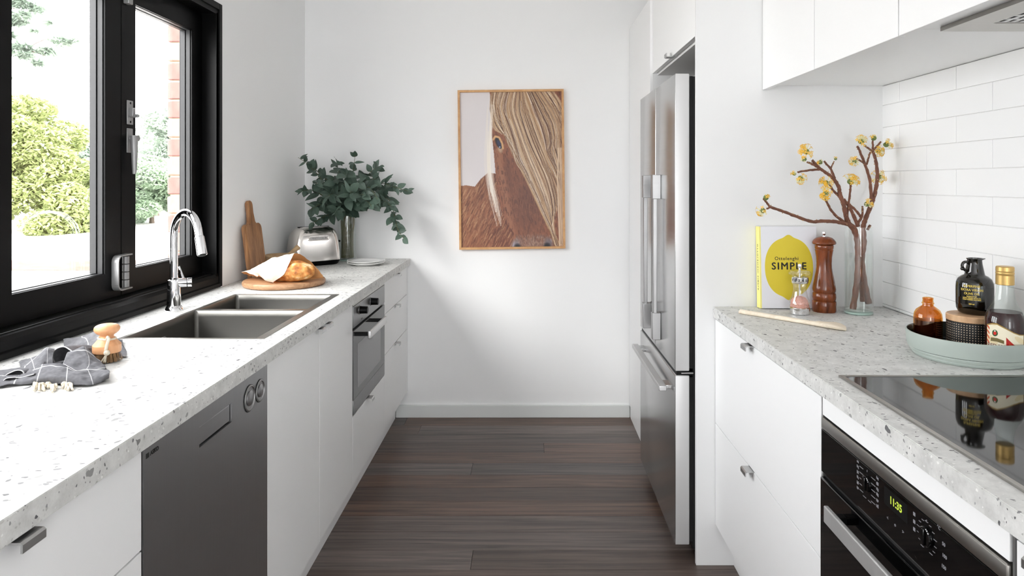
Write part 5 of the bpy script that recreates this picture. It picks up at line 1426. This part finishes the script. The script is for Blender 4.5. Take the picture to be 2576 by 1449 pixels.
def flower(parent, px, py, Y, out, size=1.0, style='open', seed=0):
    """head of narrow tubes: green core, cream tubes, yellow lobed tips"""
    g = random.Random(seed*31+7); c = PX(px, py, Y); od = Vector(out).normalized()
    size *= 1.15; cr_ = NB(); bmesh.ops.create_icosphere(cr_, subdivisions=2, radius=0.0080*size, matrix=Matrix.Translation(c))
    for v in cr_.verts: v.co += Vector([g.uniform(-1, 1) for _ in range(3)])*0.0008
    f = obj('flower_head', cr_, 'bud_green', parent)
    tb_ = NB(); tp = NB(); nt = {'open': 26, 'bud': 16, 'half': 20}[style]
    L_ = {'open': 0.019, 'bud': 0.0105, 'half': 0.017}[style]*size
    for k in range(nt):
        d_ = (Vector((g.gauss(0, 1), g.gauss(0, 1), g.gauss(0, 1))).normalized() + od*(0.9 if style != 'open' else 0.7)).normalized()
        p0_, p1_ = c+d_*0.005*size, c+d_*L_*g.uniform(0.85, 1.1)
        tube(tb_, [p0_, p1_], [0.0011*size, 0.0017*size], 5)
        if style == 'bud' and k % 4: continue
        if style == 'half' and k % 2: continue
        s = d_.cross(Vector((0.31, 0.5, 0.8))).normalized(); u = s.cross(d_)
        for q in range(4):
            a = q*PI/2+0.4; o_ = s*math.cos(a)+u*math.sin(a); sd = s*math.cos(a+PI/2)+u*math.sin(a+PI/2)
            b0 = p1_; m0 = p1_+o_*0.0036*size+d_*0.002
            vs = [tp.verts.new(x) for x in (b0, m0-sd*0.0018*size, p1_+o_*0.0062*size+d_*0.0014, m0+sd*0.0018*size)]
            tp.faces.new(vs)
    obj('petal_tubes', tb_, 'petal_cream', f)
    if len(tp.verts): obj('petal_tips', tp, 'petal_yellow', f, smooth=False)
    else: tp.free()
YV = VY2
def branch(label, twigs, flowers, seed):
    t = thing('flowering_branch', label, 'branch', (VX2, VY2, CT+0.03), group='flowering branches in the glass vase')
    for i, (pp, Y0, Y1, r0, r1) in enumerate(twigs):
        bm = NB(); sp = twig(bm, pp, Y0, Y1, r0, r1); so = obj('twig', bm, 'twig_bark', t)
        nd = NB(); nodes(nd, sp, (r0+r1)/2, seed+i); obj('leaf_scars', nd, 'twig_node', so, kind='stuff')
    for i, (x, y, Y, out_, s, st) in enumerate(flowers):
        px, py = T([(x, y)])[0]; flower(t, px, py, Y, out_, s, st, seed*10+i)
branch('flowering branch with the thick middle stem reaching up left', [
    (T7([(770, 1325), (800, 1110), (805, 900), (790, 780), (735, 690)])+T([(1330, 1250), (1290, 1080), (1240, 930), (1225, 840), (1150, 720), (1050, 640), (950, 570), (850, 460)]), YV-0.012, YV-0.06, 0.0100, 0.0042),
    (T([(960, 580), (870, 525), (780, 490)]), YV-0.055, YV-0.065, 0.0042, 0.003),
    (T([(960, 590), (800, 605), (650, 630)]), YV-0.05, YV-0.08, 0.004, 0.003),
    (T([(1170, 720), (1110, 580), (1015, 475)]), YV-0.03, YV-0.02, 0.0045, 0.003),
    (T([(1112, 580), (1160, 480)]), YV-0.02, YV-0.01, 0.003, 0.002),
    (T([(1250, 990), (1135, 870), (1085, 770)]), YV-0.03, YV-0.07, 0.0045, 0.003),
    (T([(1340, 1260), (1360, 1100), (1385, 900), (1393, 790)]), YV-0.02, YV-0.07, 0.0042, 0.003)],
    [(770, 340, YV-0.07, (-0.3, -0.6, 0.8), 1.05, 'open'), (740, 450, YV-0.08, (-0.6, -0.7, 0.2), 0.85, 'bud'), (600, 650, YV-0.085, (-1, -0.4, 0), 0.75, 'bud'), (690, 715, YV-0.09, (0.2, -0.6, -0.8), 0.95, 'half'),
     (965, 490, YV-0.03, (-0.5, -0.8, 0.1), 0.9, 'bud'), (1180, 445, YV-0.01, (0.2, -0.5, 0.8), 0.5, 'bud'), (1050, 780, YV-0.08, (-0.5, -0.8, 0.2), 0.95, 'open'), (1392, 765, YV-0.08, (0, -0.7, 0.6), 1.1, 'open')], 1)
branch('flowering branch with a long arm stretching left over the cookbook', [
    (T7([(840, 1270), (830, 1100), (815, 900), (800, 800)])+T([(1440, 1400), (1300, 1350), (1180, 1325), (1000, 1315), (840, 1322), (600, 1240), (420, 1170), (250, 1115)]), YV+0.006, YV-0.13, 0.0080, 0.0042),
    (T([(260, 1118), (205, 1045), (165, 1000)]), YV-0.13, YV-0.14, 0.0036, 0.003),
    (T([(262, 1125), (215, 1145)]), YV-0.13, YV-0.135, 0.003, 0.0025),
    (T([(1430, 1385), (1260, 1300), (1130, 1180), (1060, 1050), (1005, 950)]), YV-0.01, YV-0.10, 0.0052, 0.003)],
    [(205, 990, YV-0.14, (0.4, -0.5, 0.7), 0.95, 'bud'), (160, 1170, YV-0.14, (-0.8, -0.5, -0.3), 0.95, 'half'), (1045, 925, YV-0.105, (-0.2, -0.8, -0.3), 1.0, 'open')], 2)
branch('flowering branch with two upright twigs on the right of the vase', [
    (T7([(885, 1285), (850, 1120), (835, 960), (850, 850)])+T([(1570, 1400), (1605, 1280), (1690, 1060), (1750, 850), (1765, 620), (1730, 420), (1695, 320)]), YV+0.010, YV+0.02, 0.0105, 0.0045),
    (T([(1697, 330), (1705, 260), (1702, 190)]), YV+0.02, YV+0.02, 0.0036, 0.003),
    (T([(1690, 330), (1640, 295), (1580, 250)]), YV+0.02, YV+0.0, 0.0036, 0.003),
    (T([(1700, 335), (1760, 270), (1815, 205)]), YV+0.02, YV+0.03, 0.0036, 0.003),
    (T([(1685, 1030), (1660, 740), (1600, 540), (1530, 360), (1490, 270)]), YV+0.015, YV-0.03, 0.0055, 0.0035),
    (T([(1605, 530), (1550, 480), (1470, 445)]), YV-0.015, YV-0.04, 0.0036, 0.003),
    (T([(1615, 525), (1640, 440), (1665, 350)]), YV-0.01, YV+0.01, 0.0036, 0.0026),
    (T([(1490, 1350), (1550, 1250), (1560, 1110)]), YV+0.0, YV-0.02, 0.005, 0.003),
    (T([(1540, 1260), (1450, 1150), (1320, 1040)]), YV+0.01, YV+0.02, 0.0045, 0.0035),
    (T([(1500, 1390), (1400, 1170), (1300, 1010)]), YV+0.0, YV-0.01, 0.0065, 0.0045),
    (T([(1630, 1440), (1665, 1375)]), YV+0.0, YV-0.01, 0.0045, 0.0045)],
    [(1715, 155, YV+0.02, (0, -0.4, 0.9), 0.95, 'bud'), (1540, 200, YV-0.005, (-0.1, -0.6, 0.8), 1.05, 'half'), (1775, 335, YV+0.03, (0.3, -0.8, -0.3), 0.9, 'open'), (1890, 245, YV+0.035, (0.8, -0.5, 0.2), 1.0, 'half'),
     (1450, 475, YV-0.045, (-0.6, -0.7, -0.2), 0.9, 'half'), (1785, 700, YV+0.045, (0.4, 0.3, -0.1), 1.05, 'open'), (1620, 1080, YV-0.025, (0.4, -0.6, 0.3), 0.95, 'half')], 3)

# ------------------------------------------------------------------ tray and what stands in it
TX, TY = 1.1165, 1.732
t = thing('serving_tray', 'round pale sage tray holding bottles beside the cooktop', 'tray', (TX, TY, CT)); C = (TX, TY, 0)
obj('body', lathe(NB(), [(0.118, CT), (0.126, CT+0.001), (0.129, CT+0.006), (0.128, CT+0.009), (0.132, CT+0.010), (0.1345, CT+0.016), (0.1335, CT+0.019), (0.138, CT+0.021), (0.1405, CT+0.032), (0.1425, CT+0.058), (0.1420, CT+0.0605), (0.1395, CT+0.061)], 96, C, cap1=False), 'tray_green', t)
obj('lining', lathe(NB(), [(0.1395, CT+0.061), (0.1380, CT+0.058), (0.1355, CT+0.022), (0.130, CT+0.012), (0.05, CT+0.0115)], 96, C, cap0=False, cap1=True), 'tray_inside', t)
ZF = CT+0.0118
# amber bottle
ax_, ay_ = 1.058, 1.812
t = thing('amber_bottle', 'small open amber glass bottle in the tray', 'bottle', (ax_, ay_, ZF)); C = (ax_, ay_, 0)
obj('glass', lathe(NB(), [(0.030, ZF), (0.0335, ZF+0.003), (0.0340, ZF+0.008), (0.0340, ZF+0.072), (0.0325, ZF+0.083), (0.028, ZF+0.092), (0.020, ZF+0.0985), (0.0135, ZF+0.103), (0.0130, ZF+0.107), (0.0148, ZF+0.109), (0.0145, ZF+0.1115), (0.0125, ZF+0.113), (0.0132, ZF+0.1155), (0.0122, ZF+0.118), (0.0132, ZF+0.121), (0.0128, ZF+0.124), (0.0105, ZF+0.1245), (0.0100, ZF+0.107), (0.018, ZF+0.097), (0.0300, ZF+0.082), (0.0315, ZF+0.070), (0.0315, ZF+0.006), (0.003, ZF+0.005)], 44, C), 'amber_glass', t)
obj('liquid', lathe(NB(), [(0.0309, ZF+0.0055), (0.0309, ZF+0.066)], 40, C), 'amber_liquid', t)
# canister
qx, qy = 1.1365, 1.757; ZL = CT+0.103
t = thing('canister', 'black dotted canister with a wooden lid in the tray', 'canister', (qx, qy, ZF)); C = (qx, qy, 0)
m, n, l, p_ = base_mat('dotted_black')
tc = n.new('ShaderNodeTexCoord'); sp_ = n.new('ShaderNodeSeparateXYZ'); l.new(tc.outputs['Object'], sp_.inputs[0])
def mth(op, a, b=None):
    q = n.new('ShaderNodeMath'); q.operation = op
    for i, v in enumerate((a, b)):
        if v is None: continue
        if isinstance(v, (int, float)): q.inputs[i].default_value = v
        else: l.new(v, q.inputs[i])
    return q.outputs[0]
an = mth('ARCTAN2', sp_.outputs[1], sp_.outputs[0])
u_ = mth('ABSOLUTE', mth('SUBTRACT', mth('FRACT', mth('MULTIPLY', an, 56/(2*PI))), 0.5))
v_ = mth('ABSOLUTE', mth('SUBTRACT', mth('FRACT', mth('MULTIPLY', sp_.outputs[2], 165.0)), 0.5))
dd_ = mth('SQRT', mth('ADD', mth('MULTIPLY', u_, u_), mth('MULTIPLY', v_, v_)))
ls = mth('LESS_THAN', dd_, 0.2)
mx = n.new('ShaderNodeMixRGB'); mx.inputs[1].default_value = (0.006, 0.006, 0.006, 1); mx.inputs[2].default_value = (*lin((0.80, 0.72, 0.62)), 1)
l.new(ls, mx.inputs[0]); l.new(mx.outputs[0], p_.inputs['Base Color']); p_.inputs['Roughness'].default_value = 0.45
obj('jar', lathe(NB(), [(0.053, 0), (0.055, 0.002), (0.055, ZL-0.0165-ZF), (0.050, ZL-0.016-ZF)], 64), 'dotted_black', t, loc=(qx, qy, ZF))
obj('lid', lathe(NB(), [(0.0545, ZL-0.0158), (0.0560, ZL-0.0145), (0.0560, ZL-0.0025), (0.0535, ZL)], 64, C), 'light_wood', t)
# oil jug standing on the lid
jx, jy = 1.1505, 1.764; ZJ = ZL+0.0004
t = thing('oil_jug', 'dark olive oil jug standing on the canister lid', 'jug', (jx, jy, ZJ)); C = (jx, jy, 0)
bm = NB()
lathe(bm, [(0.030, ZJ), (0.037, ZJ+0.004), (0.0415, ZJ+0.014), (0.0425, ZJ+0.030), (0.0425, ZJ+0.068), (0.0415, ZJ+0.080), (0.0375, ZJ+0.090), (0.030, ZJ+0.0965), (0.0235, ZJ+0.0995), (0.0225, ZJ+0.102), (0.0205, ZJ+0.112), (0.0175, ZJ+0.128), (0.0165, ZJ+0.138), (0.0185, ZJ+0.1405), (0.0185, ZJ+0.1425), (0.015, ZJ+0.1425), (0.013, ZJ+0.132)], 48, C)
for v in bm.verts:
    if v.co.z > ZJ+0.1385:
        dxv = v.co.x-jx
        if dxv > 0.010 and (v.co.xy-Vector((jx, jy))).length > 0.014: v.co.x += 0.007*(dxv-0.010)/0.008
gl = obj('glass', bm, 'olive_glass', t, angle=50)
hn = NB(); hp = [(-0.0165, 0.128), (-0.022, 0.133), (-0.030, 0.131), (-0.0335, 0.123), (-0.030, 0.115), (-0.0235, 0.110), (-0.0190, 0.104)]
tube(hn, [tuple(p) for p in smooth_path([(jx+a, jy-0.002, ZJ+b) for a, b in hp], 5)], 0.0036, 10)
bmesh.ops.create_icosphere(hn, subdivisions=2, radius=0.0045, matrix=Matrix.Translation((jx-0.0335, jy-0.002, ZJ+0.1155)))
obj('handle', hn, 'olive_glass', t)
aj = -R(42)
for s_, sz, dz in (('SUPERFINE', 0.0078, 0.074), ('EXTRA VIRGIN', 0.0078, 0.0645), ('OLIVE OIL', 0.0078, 0.0550), ('PRODUCT OF', 0.0036, 0.0480), ('EXTRA VIRGIN OLIVE OIL', 0.0036, 0.0440), ('COLD PRESSED NATURAL', 0.0036, 0.0400), ('250 ml', 0.0045, 0.0290)):
    obj('lettering', wrap(text_mesh(s_, sz, 0.0001, 0.0002), jx, jy, 0.0427, aj, ZJ+dz), 'gold_print', gl, smooth=False)
# vinegar bottle
vx, vy = 1.1480, 1.6480
t = thing('vinegar_bottle', 'red wine vinegar bottle with a gold cap in the tray', 'bottle', (vx, vy, ZF)); C = (vx, vy, 0)
prof = [(0.038, ZF), (0.0425, ZF+0.003), (0.0430, ZF+0.008), (0.0430, ZF+0.092), (0.0415, ZF+0.104), (0.036, ZF+0.119), (0.0275, ZF+0.133), (0.0215, ZF+0.148), (0.0185, ZF+0.165), (0.0172, ZF+0.184), (0.0170, ZF+0.188)]
obj('glass', lathe(NB(), prof, 48, C, cap1=False), 'green_clear_glass', t)
lp = [(r-0.0022, z_+0.003) for r, z_ in prof if z_ < ZF+0.110] + [(0.0345, ZF+0.1185)]
lq = obj('vinegar', lathe(NB(), lp, 48, C), 'wine_vinegar', t)
obj('cap', lathe(NB(), [(0.0180, ZF+0.183), (0.0192, ZF+0.184), (0.0190, ZF+0.206), (0.0180, ZF+0.207), (0.0193, ZF+0.209), (0.0193, ZF+0.213), (0.0183, ZF+0.2145), (0.0193, ZF+0.216), (0.0190, ZF+0.2255), (0.0170, ZF+0.2275)], 40, C), 'gold_cap', t)
# paper label, wrapped round the front
Wn, Hn = 150, 110
uu, vv = np.meshgrid(np.linspace(0, 1, Wn), np.linspace(0, 1, Hn))      # v up
img = np.zeros((Hn, Wn, 3)); img[:] = (0.93, 0.90, 0.80)
img[((np.sin(uu*9)+np.cos(vv*11+uu*5)) > 1.2)] = (0.90, 0.84, 0.68)
def disc(cx, cy, r, col): img[((uu-cx)/0.75)**2+(vv-cy)**2 < r*r] = col
band = np.abs((vv-0.30)+(uu-0.80)*0.9); img[(band < 0.14) & (uu > 0.52)] = (0.70, 0.13, 0.10)
img[(band < 0.035) & (uu > 0.60) & (np.sin(uu*120) > -0.3)] = (0.90, 0.62, 0.20)
img[(np.abs(vv-0.50) < 0.055) & (np.abs(uu-0.30) < 0.17)] = (0.45, 0.40, 0.24)
disc(0.25, 0.70, 0.10, (0.18, 0.33, 0.16)); disc(0.25, 0.695, 0.055, (0.80, 0.14, 0.10)); disc(0.25, 0.76, 0.025, (0.95, 0.93, 0.88))
img[(uu < 0.10) & (vv > 0.35) & (np.sin(vv*40+uu*60) > 0)] = (0.80, 0.32, 0.16)
topc = np.interp(uu[0], [0, 0.18, 0.3, 0.5, 0.7, 0.85, 1.0], [0.90, 0.97, 0.985, 0.88, 0.76, 0.70, 0.69])
def pos(u, v):
    a = R(-90)+u*R(112); z = ZF+0.016+v*topc[None, :]*0.080; r = 0.0434+0*u
    return np.stack([vx+r*np.sin(a), vy-r*np.cos(a), z], -1)
edge = (vv > 0.955) | (uu < 0.012) | (uu > 0.988); img[edge] = (0.62, 0.50, 0.26)
me = paint_grid('label', Wn, Hn, img, pos)
lb = obj('label_paper', me, 'label_paint', t)
obj('lettering', wrap(text_mesh('RED WINE', 0.0125, 0.0001, 0.0002), vx, vy, 0.0437, R(-48), ZF+0.040), 'brick_red', lb, smooth=False)
obj('lettering', wrap(text_mesh('VINEGAR', 0.0125, 0.0001, 0.0002), vx, vy, 0.0437, R(-48), ZF+0.026), 'brick_red', lb, smooth=False)
# ================================================================== FRAMED HORSE PHOTOGRAPH
S3 = 3.0; PW, PH = 276, 414                       # print raster
def crop(x, y): return ((x-118)/827*PW, (y-108)/1242*PH)
img = np.zeros((PH, PW, 3)); img[:] = (0.875, 0.855, 0.855)
gy, gx = np.mgrid[0:PH, 0:PW]; CXp = gx/PW*827+118; CYp = gy/PH*1242+108
npr = np.random.RandomState(5)
def inpoly(poly):
    m = np.zeros((PH, PW), bool); n_ = len(poly)
    for i in range(n_):
        x1, y1 = poly[i]; x2, y2 = poly[(i+1) % n_]
        if y1 == y2: continue
        c = ((CYp >= min(y1, y2)) & (CYp < max(y1, y2)))
        m ^= c & (CXp < (x2-x1)*(CYp-y1)/(y2-y1)+x1)
    return m
def strokes(starts, n_len, dirf, col, wid, alpha, col_j=0.05):
    for (x, y) in starts:
        c = np.clip(np.array(col)+npr.uniform(-1, 1)*col_j, 0, 1)
        pts = []
        for _ in range(n_len):
            pts.append((x, y)); dx_, dy_ = dirf(x, y); x += dx_; y += dy_
        stamp(pts, c, wid, alpha)
def stamp(pts, c, wid, alpha):
    """draws one hair: polyline in crop coordinates"""
    P = np.array([crop(*p) for p in pts])
    seg = np.hypot(*np.diff(P, axis=0).T); L_ = max(2, int(seg.sum()/0.6))
    cum = np.concatenate([[0], np.cumsum(seg)]); s = np.linspace(0, cum[-1], L_)
    xs_ = np.interp(s, cum, P[:, 0]); ys_ = np.interp(s, cum, P[:, 1])
    w_ = wid/S3; rr = max(1, int(math.ceil(w_*1.5)))
    xi = np.round(xs_).astype(int); yi = np.round(ys_).astype(int)
    for ox in range(-rr, rr+1):
        for oy in range(-rr, rr+1):
            X = xi+ox; Y_ = yi+oy; ok = (X >= 0) & (X < PW) & (Y_ >= 0) & (Y_ < PH)
            d2 = (X-xs_)**2+(Y_-ys_)**2; a = alpha*np.exp(-d2/(2*(w_*0.6)**2))
            X, Y_, a = X[ok], Y_[ok], a[ok]; keep = a > 0.03
            X, Y_, a = X[keep], Y_[keep], a[keep][:, None]
            img[Y_, X] = img[Y_, X]*(1-a)+c*a
body = inpoly([(118, 855), (160, 850), (230, 862), (280, 800), (340, 750), (400, 760), (480, 900), (580, 1352), (118, 1352)])
img[body] = (0.53, 0.34, 0.26)
sh = np.clip((CXp-118)/380, 0, 1)
img[body] = (np.stack([0.66-0.20*sh, 0.48-0.20*sh, 0.36-0.15*sh], -1))[body]
ys_, xs_ = np.nonzero(body); sel = npr.choice(len(xs_), 1500)
cp = [(xs_[i]/PW*827+118, ys_[i]/PH*1242+108) for i in sel]
strokes(cp[:600], 5, lambda x, y: (-5+npr.uniform(-2, 2), 11), (0.42, 0.25, 0.19), 3, 0.35)
strokes(cp[600:1100], 5, lambda x, y: (-5+npr.uniform(-2, 2), 11), (0.68, 0.48, 0.36), 3, 0.35)
strokes(cp[1100:1260], 5, lambda x, y: (-6+npr.uniform(-2, 2), 11), (0.80, 0.65, 0.50), 3, 0.35)
head = inpoly([(360, 105), (948, 105), (948, 1352), (525, 1352), (545, 1240), (490, 1160), (435, 1030), (405, 820), (388, 600), (372, 450), (366, 250)])
base = np.stack([0.60+0*CXp, 0.40+0*CXp, 0.30+0*CXp], -1)
dk = np.exp(-((CXp-660)/150)**2-((CYp-1000)/260)**2)[..., None]
base = base*(1-0.40*dk)+np.array((0.33, 0.21, 0.19))*0.40*dk
lt = np.exp(-((CXp-455-(CYp-800)*0.16)/34)**2)[..., None]*((CYp > 560)[..., None])
base = base*(1-0.35*lt)+np.array((0.76, 0.58, 0.46))*0.35*lt
img[head] = base[head]
ys_, xs_ = np.nonzero(head); sel = npr.choice(len(xs_), 2600)
cp = [(xs_[i]/PW*827+118, ys_[i]/PH*1242+108) for i in sel]
strokes(cp[:1000], 4, lambda x, y: (1+npr.uniform(-2, 2), 9), (0.46, 0.29, 0.22), 2.5, 0.35)
strokes(cp[1000:2000], 4, lambda x, y: (1+npr.uniform(-2, 2), 9), (0.66, 0.46, 0.35), 2.5, 0.30)
strokes(cp[2000:2600], 4, lambda x, y: (1+npr.uniform(-2, 2), 9), (0.36, 0.22, 0.18), 4, 0.30)
def blob(cx, cy, rx, ry, ang, col, soft=0.25, alpha=1.0):
    ca, sa = math.cos(R(ang)), math.sin(R(ang)); X = CXp-cx; Y_ = CYp-cy
    d = np.sqrt(((X*ca+Y_*sa)/rx)**2+((-X*sa+Y_*ca)/ry)**2); a = np.clip((1-d)/soft, 0, 1)[..., None]*alpha
    img[:] = img*(1-a)+np.array(col)*a
# jaw shadow, muzzle, nostrils
blob(505, 760, 40, 210, -6, (0.44, 0.28, 0.22), 0.7, 0.45)
blob(700, 1350, 210, 120, 0, (0.62, 0.52, 0.47), 1.0, 0.85)
strokes([(npr.uniform(560, 840), npr.uniform(1250, 1340)) for _ in range(260)], 3, lambda x, y: (npr.uniform(-4, 4), 7), (0.80, 0.72, 0.66), 2, 0.35)
strokes([(npr.uniform(560, 840), npr.uniform(1250, 1340)) for _ in range(200)], 3, lambda x, y: (npr.uniform(-4, 4), 7), (0.36, 0.26, 0.23), 2, 0.35)
blob(556, 1335, 46, 72, 20, (0.58, 0.54, 0.56), 0.7, 0.9); blob(572, 1350, 34, 34, 0, (0.10, 0.08, 0.11), 0.6); blob(540, 1330, 10, 40, 15, (0.70, 0.68, 0.72), 0.8, 0.8)
blob(824, 1322, 48, 60, -15, (0.50, 0.46, 0.48), 0.7, 0.9); blob(812, 1342, 34, 30, 0, (0.11, 0.09, 0.12), 0.6); blob(845, 1300, 10, 26, -20, (0.66, 0.63, 0.66), 0.8, 0.7)
# eye
blob(425, 500, 36, 74, -22, (0.50, 0.32, 0.22), 0.4, 0.9)
blob(440, 565, 24, 40, -20, (0.78, 0.68, 0.58), 0.6, 0.8)
blob(428, 512, 24, 56, -22, (0.10, 0.10, 0.16), 0.2)
blob(430, 518, 17, 42, -22, (0.21, 0.23, 0.36), 0.5)
blob(436, 548, 9, 9, 0, (0.70, 0.74, 0.80), 0.6)
stamp([(382, 490), (400, 462), (432, 470), (456, 520), (462, 560)], (0.86, 0.70, 0.52), 8, 0.7)
# mane: guide hairs, left to right, each a polyline down the print
G = [
 [(372, 100), (368, 200), (372, 300), (392, 400), (440, 430)],
 [(420, 100), (402, 200), (420, 300), (470, 370), (520, 470)],
 [(480, 100), (448, 230), (490, 360), (545, 520), (570, 660), (640, 780), (720, 950), (800, 1130), (880, 1290), (905, 1360)],
 [(540, 100), (510, 250), (560, 420), (620, 600), (700, 800), (770, 980), (830, 1150), (880, 1330)],
 [(600, 100), (600, 250), (640, 400), (700, 560), (770, 720), (830, 880), (860, 1050), (850, 1180)],
 [(640, 100), (690, 260), (740, 400), (790, 540), (850, 680), (900, 760), (955, 850)],
 [(690, 100), (770, 270), (830, 400), (850, 520), (830, 600), (880, 700), (930, 900), (935, 1340)],
 [(740, 100), (830, 240), (890, 360), (910, 480), (905, 560), (925, 800), (945, 1300)],
 [(800, 100), (880, 220), (930, 330), (955, 460), (960, 600)],
 [(880, 100), (930, 180), (965, 260)],
]
def guide(t_):
    i = min(int(t_), len(G)-2); f = t_-i
    A = np.array(smooth_path(G[i], 5)); B = np.array(smooth_path(G[i+1], 5))
    s = np.linspace(0, 1, 46)
    ra = np.stack([np.interp(s, np.linspace(0, 1, len(A)), A[:, k]) for k in (0, 1)], -1)
    rb = np.stack([np.interp(s, np.linspace(0, 1, len(B)), B[:, k]) for k in (0, 1)], -1)
    return ra*(1-f)+rb*f
cl = {'dark': (0.36, 0.23, 0.17), 'tan': (0.72, 0.57, 0.42), 'blond': (0.84, 0.75, 0.63), 'cream': (0.94, 0.90, 0.84)}
plan = ['dark']*380+['tan']*640+['blond']*640+['cream']*360
npr.shuffle(plan)
for k_ in plan:
    t_ = npr.uniform(0.0, 8.99)
    if npr.rand() < 0.35: t_ = npr.choice((0.6, 1.5, 2.1, 2.6, 3.4, 4.3, 5.1, 6.2, 7.3))+npr.normal(0, 0.12)
    P_ = guide(min(max(t_, 0), 8.99))
    P_ = P_+np.cumsum(npr.normal(0, 1.3, P_.shape), 0)*np.array((1, 0.25))
    e0_ = npr.randint(0, 10) if npr.rand() < 0.35 else 0; e1_ = len(P_) if npr.rand() < 0.5 else npr.randint(20, len(P_))
    c = np.clip(np.array(cl[k_])+npr.uniform(-.05, .05), 0, 1)
    stamp(P_[e0_:e1_], c, npr.uniform(1.4, 2.8) if k_ != 'dark' else npr.uniform(1.6, 4.5), npr.uniform(0.25, 0.75))
for k_ in range(90):
    x0 = npr.normal(392, 13)
    P_ = np.array(smooth_path([(x0-10, 180), (x0-30, 420), (x0-38+npr.normal(0, 6), 640), (x0-30, 820), (x0+5+npr.normal(0, 8), 1000), (x0+45+npr.normal(0, 12), 1180)], 6))
    if k_ % 3 == 0: P_ = P_[npr.randint(4, 16):]
    else: P_ = P_[npr.randint(0, 12):]
    P_ = P_[:len(P_)-npr.randint(0, 12)]
    stamp(P_, np.clip(np.array((0.93, 0.90, 0.86))+npr.uniform(-.04, .04), 0, 1), npr.uniform(1.6, 3.0), npr.uniform(0.2, 0.55))
for k_ in range(8):
    x0 = npr.uniform(905, 945); stamp([(x0, 560), (x0-10, 800), (x0-8, 1000), (x0+2, 1352)], (0.85, 0.76, 0.66), 5, 0.5)
img = np.clip(img, 0, 1)**1.22
fx0p, fx1p, fz0, fz1 = 1154.5, 1419.5, 227.0, 625.5
wc = PX((fx0p+fx1p)/2, (fz0+fz1)/2, YB)
t = thing('framed_picture', 'framed print of a brown horse with blond mane on the back wall', 'picture', (wc.x, YB-0.002, wc.z-0.46))
fw, fh = (fx1p-fx0p)/F*YB/2, (fz1-fz0)/F*YB/2
rot = R(0.7); cr_, sr_ = math.cos(rot), math.sin(rot)
def fp(a, b, d): return (wc.x+a*cr_-b*sr_*0.9, YB-d, wc.z+a*sr_+b*cr_)
def fbox(a0, a1, b0, b1, d0, d1):
    bm = NB(); vs = [bm.verts.new(fp(a, b, d)) for a in (a0, a1) for b in (b0, b1) for d in (d0, d1)]
    for f in [(0, 1, 3, 2), (4, 6, 7, 5), (0, 4, 5, 1), (2, 3, 7, 6), (0, 2, 6, 4), (1, 5, 7, 3)]: bm.faces.new([vs[i] for i in f])
    bmesh.ops.recalc_face_normals(bm, faces=bm.faces); return bm
mw = 0.0125
for a0, a1, b0, b1 in ((-fw, fw, fh-mw, fh), (-fw, fw, -fh, -fh+mw), (-fw, -fw+mw, -fh+mw, fh-mw), (fw-mw, fw, -fh+mw, fh-mw)):
    obj('frame_bar', fbox(a0, a1, b0, b1, 0.002, 0.030), 'oak_frame', t, smooth=False)
obj('backing', fbox(-fw+0.004, fw-0.004, -fh+0.004, fh-0.004, 0.003, 0.014), 'book_white', t, smooth=False)
def ppos(u, v):
    a = -fw+mw+u*(2*fw-2*mw); b = fh-mw-v*(2*fh-2*mw)
    return np.stack([wc.x+a*cr_-b*sr_*0.9, np.full_like(a, YB-0.016), wc.z+a*sr_+b*cr_], -1)
obj('print', paint_grid('print', PW, PH, img, ppos), 'print_paint', t, smooth=False)
